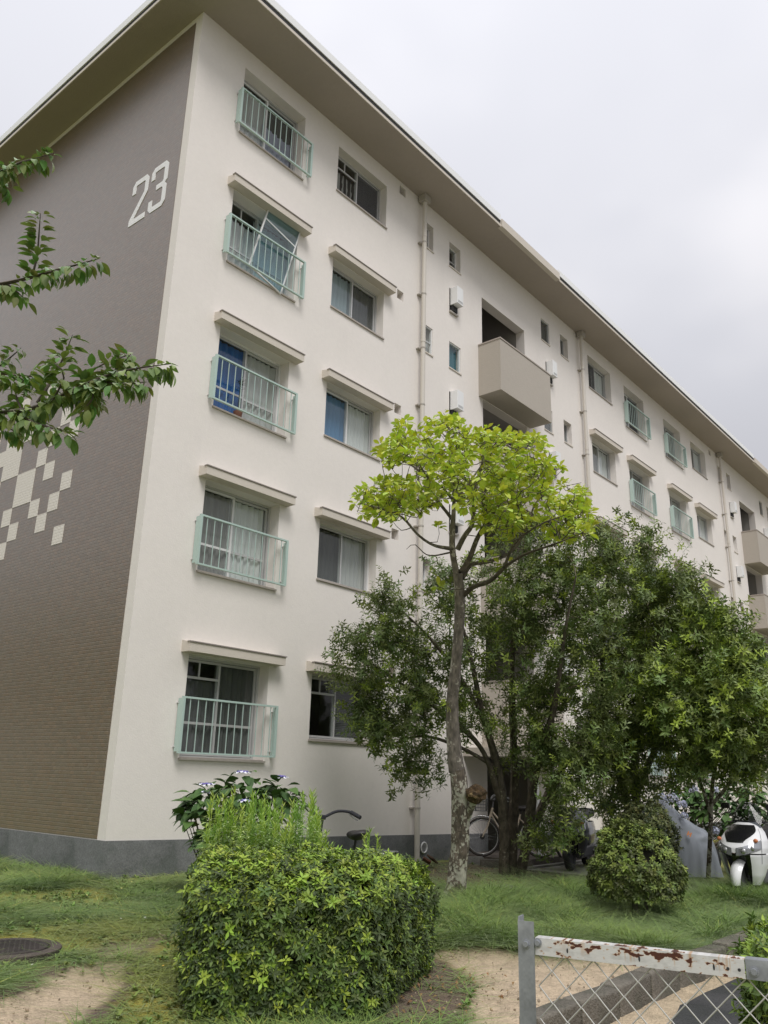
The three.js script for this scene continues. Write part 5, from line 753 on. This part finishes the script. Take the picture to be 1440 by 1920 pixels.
// ---------- bicycles ----------
function bicycle(label, pos, turn, { frame, basket, grip, tyre }) {
  const t = thing('bicycle', label, 'bicycle', pos, turn, undefined), fm = mat(frame, 0.4), ch = mat(lin(0.55, 0.55, 0.55), 0.25, { metalness: 0.8 }), bk = mat(grip, 0.8), R = 0.335;
  for (const x of [0.54, -0.52]) { const g = new THREE.TorusGeometry(R - 0.017, 0.018, 10, 40); g.translate(x, R, 0); const w = obj('wheel', g, tyre, t); const rim = new THREE.TorusGeometry(R - 0.045, 0.01, 6, 40); rim.translate(x, R, 0); obj('rim', rim, ch, w); obj('hub', (() => { const q = new THREE.CylinderGeometry(x > 0 ? 0.045 : 0.03, x > 0 ? 0.045 : 0.03, 0.07, 14); q.rotateX(Math.PI / 2); q.translate(x, R, 0); return prep(q); })(), x > 0 ? mat(lin(0.05, 0.05, 0.05), 0.5) : ch, w); obj('spokes', Array.from({ length: 28 }, (_, k) => { const a = k / 28 * 6.283, b = a + (k & 1 ? 0.5 : -0.5); return rod(V(x + Math.cos(b) * 0.025, R + Math.sin(b) * 0.025, k & 2 ? 0.025 : -0.025), V(x + Math.cos(a) * (R - 0.045), R + Math.sin(a) * (R - 0.045), 0), 0.0012, 3); }), ch, w); const fd = []; for (let k = 0; k < 14; k++) { const a0 = (x > 0 ? 0.35 : -0.1) + k * 0.16, a1 = a0 + 0.16; fd.push(rod(V(x + Math.cos(a0) * (R + 0.022), R + Math.sin(a0) * (R + 0.022), 0), V(x + Math.cos(a1) * (R + 0.022), R + Math.sin(a1) * (R + 0.022), 0), 0.014, 5)); } obj('mudguard', fd, ch, t); }
  obj('frame', [tubeOf([V(0.36, 0.78, 0), V(0.2, 0.6, 0), V(-0.02, 0.3, 0)], 0.019), tubeOf([V(0.37, 0.72, 0), V(0.2, 0.46, 0), V(0, 0.27, 0)], 0.017), rod(V(-0.03, 0.27, 0), V(-0.17, 0.74, 0), 0.017, 8), rod(V(-0.15, 0.66, 0.03), V(-0.52, R, 0.05), 0.009), rod(V(-0.15, 0.66, -0.03), V(-0.52, R, -0.05), 0.009), rod(V(-0.02, 0.27, 0.03), V(-0.52, R, 0.05), 0.01), rod(V(-0.02, 0.27, -0.03), V(-0.52, R, -0.05), 0.01), rod(V(0.39, 0.68, 0), V(0.34, 0.84, 0), 0.022, 8)], fm, t);
  obj('fork', [tubeOf([V(0.39, 0.69, 0.045), V(0.44, 0.52, 0.05), V(0.54, R, 0.05)], 0.011), tubeOf([V(0.39, 0.69, -0.045), V(0.44, 0.52, -0.05), V(0.54, R, -0.05)], 0.011), rod(V(0.39, 0.69, -0.05), V(0.39, 0.69, 0.05), 0.016)], fm, t);
  const hb = obj('handlebar', [rod(V(0.345, 0.84, 0), V(0.32, 0.98, 0), 0.014, 8), rbox(0.09, 0.05, 0.06, 0.012, 0.34, 0.99, 0), tubeOf([V(0.06, 1.0, -0.3), V(0.16, 1.04, -0.29), V(0.3, 1.05, -0.2), V(0.36, 0.99, -0.05), V(0.36, 0.99, 0.05), V(0.3, 1.05, 0.2), V(0.16, 1.04, 0.29), V(0.06, 1.0, 0.3)], 0.0155, 8, 40)], bk, t);
  for (const s of [-1, 1]) { obj('grip', rod(V(0.05, 0.995, s * 0.302), V(0.18, 1.043, s * 0.288), 0.022, 10), bk, hb); obj('brake_lever', tubeOf([V(0.2, 1.03, s * 0.27), V(0.16, 0.99, s * 0.3), V(0.1, 0.965, s * 0.31)], 0.006, 6), ch, hb); }
  obj('saddle', (() => { const g = new THREE.SphereGeometry(0.13, 24, 14), p = g.attributes.position; for (let i = 0; i < p.count; i++) { const x = p.getX(i), y = p.getY(i), z = p.getZ(i); const w = lerp(1.0, 0.3, sm(-0.06, 0.1, x)); p.setXYZ(i, x * 1.15 - 0.2, 0.84 + y * 0.38 + 0.03 * sm(0.0, -0.12, x), z * w * 0.85); } g.computeVertexNormals(); return [prep(g), rod(V(-0.17, 0.72, 0), V(-0.19, 0.82, 0), 0.013, 8)]; })(), mat(lin(0.025, 0.022, 0.022), 0.5), t);
  obj('crank', [rod(V(-0.01, 0.27, -0.07), V(-0.01, 0.27, 0.07), 0.018, 8), rod(V(-0.01, 0.27, 0.075), V(0.12, 0.16, 0.075), 0.009), rod(V(-0.01, 0.27, -0.075), V(-0.14, 0.38, -0.075), 0.009), rbox(0.09, 0.02, 0.06, 0.006, 0.12, 0.16, 0.11), rbox(0.09, 0.02, 0.06, 0.006, -0.14, 0.38, -0.11)], ch, t);
  obj('rear_rack', [box(-0.72, -0.26, 0.715, 0.725, -0.06, -0.05), box(-0.72, -0.26, 0.715, 0.725, 0.05, 0.06), ...[0, 1, 2, 3].map(k => box(-0.7 + k * 0.13, -0.69 + k * 0.13, 0.715, 0.725, -0.05, 0.05)), rod(V(-0.65, 0.715, 0.055), V(-0.52, R, 0.055), 0.005), rod(V(-0.65, 0.715, -0.055), V(-0.52, R, -0.055), 0.005)], ch, t);
  if (basket) { const gs = []; const x0 = 0.44, x1 = 0.68, y0 = 0.78, y1 = 1.0; for (let k = 0; k <= 6; k++) { const z = -0.15 + k * 0.05; gs.push(rod(V(x0 + 0.02, y0, z * 0.8), V(x0, y1, z), 0.003, 4), rod(V(x1 - 0.03, y0, z * 0.8), V(x1, y1, z), 0.003, 4), rod(V(x0, y0, z * 0.8), V(x1 - 0.03, y0, z * 0.8), 0.003, 4)); } for (let k = 0; k <= 5; k++) { const x = lerp(x0, x1, k / 5); for (const s of [-1, 1]) gs.push(rod(V(x, y0, s * 0.12), V(x, y1, s * 0.15), 0.003, 4)); } for (let k = 0; k <= 4; k++) { const y = lerp(y0, y1, k / 4), w = lerp(0.12, 0.15, k / 4); gs.push(rod(V(x0, y, -w), V(x0, y, w), 0.003, 4), rod(V(x1, y, -w), V(x1, y, w), 0.003, 4), rod(V(x0, y, -w), V(x1, y, -w), 0.003, 4), rod(V(x0, y, w), V(x1, y, w), 0.003, 4)); } obj('basket', gs, mat(lin(0.12, 0.12, 0.12), 0.5), t); }
  obj('kickstand', rod(V(-0.45, 0.3, 0.07), V(-0.5, 0.01, 0.14), 0.007), ch, t);
  return t;
}
{
  const A = at(603, 1529, 8.95), S = at(688, 1571, 8.45), d = V().subVectors(A, S), th = Math.atan2(-d.z, d.x), q = V(0.34, 0, 0).applyAxisAngle(V(0, 1, 0), th); const gx = A.x - q.x, gz = A.z - q.z;
  bicycle('bicycle with black handlebar and saddle half hidden behind the clipped hedge', [gx, groundY(gx, gz) + 0.055, gz], th, { frame: lin(0.05, 0.05, 0.06), grip: lin(0.02, 0.02, 0.025), tyre: mat(lin(0.03, 0.03, 0.03), 0.8) });
  const th2 = Math.atan2(-(-0.77), -0.64), c = V(7.42, 0, 0.62), f = V(0.54, 0, 0).applyAxisAngle(V(0, 1, 0), th2);
  bicycle('pale city bicycle with wire basket parked by the entrance behind the tree stems', [c.x - f.x, -0.055, c.z - f.z], th2, { frame: lin(0.55, 0.46, 0.36), basket: true, grip: lin(0.1, 0.1, 0.1), tyre: mat(lin(0.05, 0.04, 0.035), 0.8) });
}

// ---------- scooters ----------
function loftY(rows, a0, a1, seg, x0 = 0, out = 0) { // rows [y, halfWidth, reachForward, xBack]
  const pos = [], idx = [], uv = []; for (const [y, w, fx, bx] of rows) for (let j = 0; j <= seg; j++) { const a = lerp(a0, a1, j / seg), c = Math.cos(a), s = Math.sin(a); pos.push(x0 + bx + (fx + out) * Math.sign(c) * Math.pow(Math.abs(c), 0.8), y, (w + out) * Math.sign(s) * Math.pow(Math.abs(s), 0.8)); uv.push(j / seg, y); }
  for (let i = 0; i + 1 < rows.length; i++) for (let j = 0; j < seg; j++) { const a = i * (seg + 1) + j, b = a + seg + 1; idx.push(a, a + 1, b, a + 1, b + 1, b); }
  const g = new THREE.BufferGeometry(); g.setAttribute('position', new THREE.Float32BufferAttribute(pos, 3)); g.setAttribute('uv', new THREE.Float32BufferAttribute(uv, 2)); g.setIndex(idx); g.computeVertexNormals(); return prep(g);
}
const fine = (rows, n = 6) => { const o = []; for (let i = 0; i + 1 < rows.length; i++) for (let k = 0; k < n; k++) o.push(rows[i].map((v, c) => lerp(v, rows[i + 1][c], k / n))); o.push(rows[rows.length - 1]); return o; };
function scooter(label, pos, turn, { paint, dark, screen, scale = 1, box: topBox }) {
  const t = thing('scooter', label, 'scooter', pos, turn); t.scale.setScalar(scale);
  const pm = new THREE.MeshPhysicalMaterial({ color: paint, roughness: 0.3, clearcoat: 0.8, clearcoatRoughness: 0.1, side: THREE.DoubleSide }), bk = new THREE.MeshPhysicalMaterial({ color: lin(0.012, 0.012, 0.013), roughness: 0.25, clearcoat: 0.5, side: THREE.DoubleSide }), mt = mat(lin(0.025, 0.025, 0.025), 0.6), gy = mat(lin(0.09, 0.09, 0.095), 0.55), ch = mat(lin(0.5, 0.5, 0.5), 0.3, { metalness: 0.8 });
  const W = [[0, 0.27], [-1.28, 0.27]];
  for (const [x, y] of W) { const g = new THREE.TorusGeometry(0.205, 0.062, 12, 36); g.translate(x, y, 0); const w = obj('wheel', g, mt, t); const q = new THREE.CylinderGeometry(0.15, 0.15, 0.06, 20); q.rotateX(Math.PI / 2); q.translate(x, y, 0); obj('rim', q, gy, w); }
  obj('fork', [rod(V(0, 0.27, 0.07), V(-0.14, 0.75, 0.07), 0.022, 8), rod(V(0, 0.27, -0.07), V(-0.14, 0.75, -0.07), 0.022, 8)], mt, t);
  { const gs = []; const n = 20, pos = [], idx = []; for (let i = 0; i <= n; i++) { const a = lerp(-0.2, 1.9, i / n), R = 0.29; for (let j = 0; j <= 8; j++) { const s = lerp(-1, 1, j / 8), w = 0.085 * (0.55 + 0.45 * Math.sin(Math.PI * clamp((i + 2) / (n + 4)))); pos.push(Math.cos(a) * (R - 0.04 * s * s), 0.27 + Math.sin(a) * (R - 0.04 * s * s), s * w); } } for (let i = 0; i < n; i++) for (let j = 0; j < 8; j++) { const a = i * 9 + j; idx.push(a, a + 9, a + 1, a + 1, a + 9, a + 10); } const g = new THREE.BufferGeometry(); g.setAttribute('position', new THREE.Float32BufferAttribute(pos, 3)); g.setIndex(idx); g.computeVertexNormals(); obj('front_mudguard', g, pm, t); }
  const rows = [[0.22, 0.20, 0.10, -0.06], [0.34, 0.255, 0.20, -0.08], [0.48, 0.295, 0.28, -0.1], [0.60, 0.315, 0.33, -0.1], [0.70, 0.32, 0.335, -0.11], [0.80, 0.305, 0.30, -0.14], [0.90, 0.26, 0.24, -0.19], [0.98, 0.19, 0.17, -0.24], [1.03, 0.12, 0.1, -0.26]];
  const fr = fine(rows), sub = (a, b) => fr.filter(q => q[0] >= a - 1e-6 && q[0] <= b + 1e-6);
  obj('front_fairing', [loftY(sub(0.62, 1.03), -1.75, 1.75, 40), loftY(sub(0.22, 0.625), 0.62, 1.75, 14), loftY(sub(0.22, 0.625), -1.75, -0.62, 14)], pm, t);
  obj('wheel_arch', [loftY(sub(0.30, 0.625), -0.63, 0.63, 14, -0.12), rbox(0.1, 0.35, 0.34, 0.02, -0.2, 0.5, 0)], bk, t);
  const hl = new THREE.MeshPhysicalMaterial({ color: lin(0.33, 0.34, 0.35), roughness: 0.12, metalness: 0.55, clearcoat: 1, side: THREE.DoubleSide });
  const rowAt = y => { let k = 0; while (k + 2 < rows.length && rows[k + 1][0] < y) k++; const t2 = clamp((y - rows[k][0]) / (rows[k + 1][0] - rows[k][0])); return rows[k].map((v, c) => lerp(v, rows[k + 1][c], t2)); };
  const skin = (a0, a1, lo, hi, out, n = 16, m2 = 10) => { const pos = [], idx = []; for (let i = 0; i <= m2; i++) for (let j = 0; j <= n; j++) { const v = i / m2, u = j / n; const A0 = a0(v), A1 = a1(v), a = lerp(A0, A1, u), y = lerp(lo(a), hi(a), v), q = rowAt(y), c = Math.cos(a), sn = Math.sin(a); pos.push(q[3] + (q[2] + out) * Math.sign(c) * Math.pow(Math.abs(c), 0.8), y, (q[1] + out) * Math.sign(sn) * Math.pow(Math.abs(sn), 0.8)); } for (let i = 0; i < m2; i++) for (let j = 0; j < n; j++) { const a = i * (n + 1) + j; idx.push(a, a + 1, a + n + 1, a + 1, a + n + 2, a + n + 1); } const g = new THREE.BufferGeometry(); g.setAttribute('position', new THREE.Float32BufferAttribute(pos, 3)); g.setIndex(idx); g.computeVertexNormals(); return prep(g); };
  for (const s of [-1, 1]) { const h = obj('headlight', skin(() => s * 0.05, () => s * 1.2, a => 0.585 + 0.09 * Math.abs(a), a => 0.69 + 0.10 * Math.abs(a), 0.008), hl, t); for (const [a, y, R2] of [[0.32, 0.66, 0.04], [0.72, 0.70, 0.035]]) { const q = rowAt(y), g = new THREE.SphereGeometry(R2, 14, 10); g.scale(0.5, 1, 1); g.translate(q[3] + q[2] * Math.pow(Math.cos(a), 0.8) + 0.004, y, s * q[1] * Math.pow(Math.sin(a), 0.8)); obj('lens', g, ch, h); } }
  obj('grille', skin(() => -0.62, () => 0.62, a => 0.575 + 0.085 * Math.abs(a), a => 0.592 + 0.09 * Math.abs(a), 0.006), bk, t);
  for (const s of [-1, 1]) obj('indicator', (() => { const g = new THREE.SphereGeometry(0.034, 12, 8); g.scale(0.6, 0.8, 1); g.translate(0.09, 0.80, s * 0.26); return prep(g); })(), mat(lin(0.6, 0.2, 0.08), 0.3), t);
  obj('nose_panel', skin(v => -lerp(0.3, 1.0, sm(0, 0.7, v)), v => lerp(0.3, 1.0, sm(0, 0.7, v)), a => 0.765 + 0.05 * a * a, () => 0.995, 0.007, 20, 14), bk, t);
  for (const s of [-1, 1]) obj('seam', skin(() => s * 1.22, () => s * 1.25, () => 0.5, () => 0.95, 0.003, 2, 10), gy, t);
  if (screen) { const pos = [], idx = [], uv = []; const n = 12, m = 16; for (let i = 0; i <= n; i++) for (let j = 0; j <= m; j++) { const v = i / n, u = j / m * 2 - 1, hw = 0.23 * Math.sqrt(1 - 0.75 * v * v) ; pos.push(-0.12 - 0.16 * v - 0.10 * u * u, 0.96 + 0.36 * v * (1 - 0.12 * u * u), u * hw); uv.push(u, v); } for (let i = 0; i < n; i++) for (let j = 0; j < m; j++) { const a = i * (m + 1) + j; idx.push(a, a + 1, a + m + 1, a + 1, a + m + 2, a + m + 1); } const g = new THREE.BufferGeometry(); g.setAttribute('position', new THREE.Float32BufferAttribute(pos, 3)); g.setAttribute('uv', new THREE.Float32BufferAttribute(uv, 2)); g.setIndex(idx); g.computeVertexNormals(); obj('windscreen', g, new THREE.MeshPhysicalMaterial({ color: lin(0.30, 0.32, 0.34), transmission: 1, thickness: 0, roughness: 0.05, ior: 1.3, side: THREE.DoubleSide }), t); }
  const hb = obj('handlebar', [tubeOf([V(-0.48, 1.0, -0.34), V(-0.38, 1.03, -0.2), V(-0.33, 1.0, 0), V(-0.38, 1.03, 0.2), V(-0.48, 1.0, 0.34)], 0.016, 8, 24), rbox(0.12, 0.08, 0.22, 0.03, -0.33, 1.0, 0)], mt, t);
  for (const s of [-1, 1]) { obj('brake_lever', tubeOf([V(-0.37, 1.01, s * 0.2), V(-0.36, 1.02, s * 0.3), V(-0.39, 1.015, s * 0.36)], 0.006, 6), ch, hb); obj('mirror', [rod(V(-0.36, 1.02, s * 0.22), V(-0.34, 1.2, s * 0.3), 0.006), rbox(0.03, 0.08, 0.13, 0.012, -0.345, 1.24, s * 0.33)], bk, hb); }
  obj('leg_shield', [rbox(0.08, 0.5, 0.4, 0.03, -0.33, 0.66, 0)], gy, t);
  obj('side_panel', [loftY(fine([[0.3, 0.15, 0.5, -0.75], [0.42, 0.2, 0.56, -0.85], [0.56, 0.21, 0.6, -0.95], [0.68, 0.19, 0.6, -1.05], [0.78, 0.15, 0.55, -1.1]], 4), -3.14159, 3.14159, 44)], pm, t);
  obj('footboard', rbox(0.95, 0.2, 0.4, 0.05, -0.72, 0.31, 0), gy, t); obj('engine', rbox(0.55, 0.2, 0.2, 0.05, -1.1, 0.28, 0.1), mt, t);
  obj('centre_tunnel', rbox(0.5, 0.34, 0.2, 0.08, -0.55, 0.52, 0), mat(lin(0.1, 0.1, 0.105), 0.5), t);
  obj('seat', (() => { const g = new RoundedBoxGeometry(0.95, 0.16, 0.3, 5, 0.07), p = g.attributes.position; for (let i = 0; i < p.count; i++) { const x = p.getX(i); p.setY(i, p.getY(i) + 0.09 * sm(0.05, -0.2, x)); p.setZ(i, p.getZ(i) * lerp(1, 0.65, sm(0.1, 0.5, x))); } g.computeVertexNormals(); g.translate(-1.05, 0.84, 0); return g; })(), mat(lin(0.02, 0.02, 0.022), 0.55), t);
  if (topBox) obj('top_box', rbox(0.4, 0.32, 0.42, 0.08, -1.62, 1.12, 0), bk, t);
  obj('exhaust', rod(V(-0.95, 0.27, -0.17), V(-1.45, 0.36, -0.18), 0.05, 12), gy, t); obj('stand', rod(V(-0.7, 0.25, 0.12), V(-0.78, 0.01, 0.26), 0.012), mt, t);
}
scooter('white scooter with dark windscreen parked at the right edge', [7.22, -0.3, 5.27], Math.PI - 0.12, { paint: lin(0.80, 0.80, 0.80), screen: true, scale: 1.04, box: true });
scooter('black scooter parked on the concrete pad under the trees', [7.75, -0.2, 2.2], Math.PI + 0.25, { paint: lin(0.02, 0.022, 0.024), screen: false, scale: 1.0 });
{ // motorcycle under a grey sheet
  const c = at(1250, 1650, 15), r = rngOf(3), t = thing('covered_motorcycle', 'motorcycle under a blue-grey protective cover', 'motorcycle', [c.x, -0.3, c.z], Math.atan2(-0.77, 0.64));
  const st = [[-1.1, 0.5, 0.2], [-0.9, 0.85, 0.3], [-0.5, 1.02, 0.36], [-0.12, 1.3, 0.4], [0.05, 1.28, 0.38], [0.35, 1.02, 0.34], [0.6, 0.86, 0.3], [0.76, 0.78, 0.28], [0.86, 0.5, 0.25], [0.92, 0.04, 0.24]]; const pos = [], uv = [], idx = [], n = 54, m = 40; const cv = new THREE.CatmullRomCurve3(st.map(q => V(...q)), false, 'centripetal');
  for (let i = 0; i <= n; i++) { const q = cv.getPoint(i / n); for (let j = 0; j <= m; j++) { const a = j / m * Math.PI, cz = -Math.cos(a), sy = Math.pow(Math.sin(a), 0.45); const fold = 0.045 * (0.5 - Math.abs(((q.x * 3.3 + 0.6 * cz + 2.2 * fbm(q.x * 3 + 9, cz * 2 + 9, 2)) % 1 + 1) % 1 - 0.5) * 2) * (1.3 - sy) + 0.015 * Math.sin(q.x * 17 + cz * 5 + 2 * fbm(q.x * 3 + 9, cz * 3 + 9, 2) * 6) * (1.2 - sy) + 0.02 * (fbm(q.x * 6 + 30, cz * 6 + sy * 4 + 30, 3) - 0.5); pos.push(q.x + 0.02 * Math.sin(a * 9), Math.max(0.03, q.y * sy - 0.02 * (1 - sy)), (q.z + 0.08 * (1 - sy)) * Math.sign(cz) * Math.pow(Math.abs(cz), 0.7) + fold * Math.sign(cz || 1)); uv.push(q.x, a * 0.4); } }
  for (let i = 0; i < n; i++) for (let j = 0; j < m; j++) { const a = i * (m + 1) + j; idx.push(a, a + 1, a + m + 1, a + 1, a + m + 2, a + m + 1); }
  const g = new THREE.BufferGeometry(); g.setAttribute('position', new THREE.Float32BufferAttribute(pos, 3)); g.setAttribute('uv', new THREE.Float32BufferAttribute(uv, 2)); g.setIndex(idx); g.computeVertexNormals();
  obj('cover', g, new THREE.MeshStandardMaterial({ color: lin(0.27, 0.29, 0.325), roughness: 0.5, side: THREE.DoubleSide }), t);
  const em = obj('cover_mark', [box(-0.035, -0.012, -0.04, 0.04, -0.003, 0.003), box(0.012, 0.035, -0.04, 0.04, -0.003, 0.003), box(-0.012, 0.012, -0.01, 0.01, -0.003, 0.003)], mat(lin(0.75, 0.28, 0.10), 0.6), t); em.position.set(0.33, 0.74, 0.425); em.rotation.set(-0.28, 0, -0.5);
  const w = new THREE.TorusGeometry(0.24, 0.06, 10, 28); w.translate(0.72, 0.3, 0); obj('wheel', w, mat(lin(0.02, 0.02, 0.02), 0.7), t);
}
renderer.render(scene, camera);
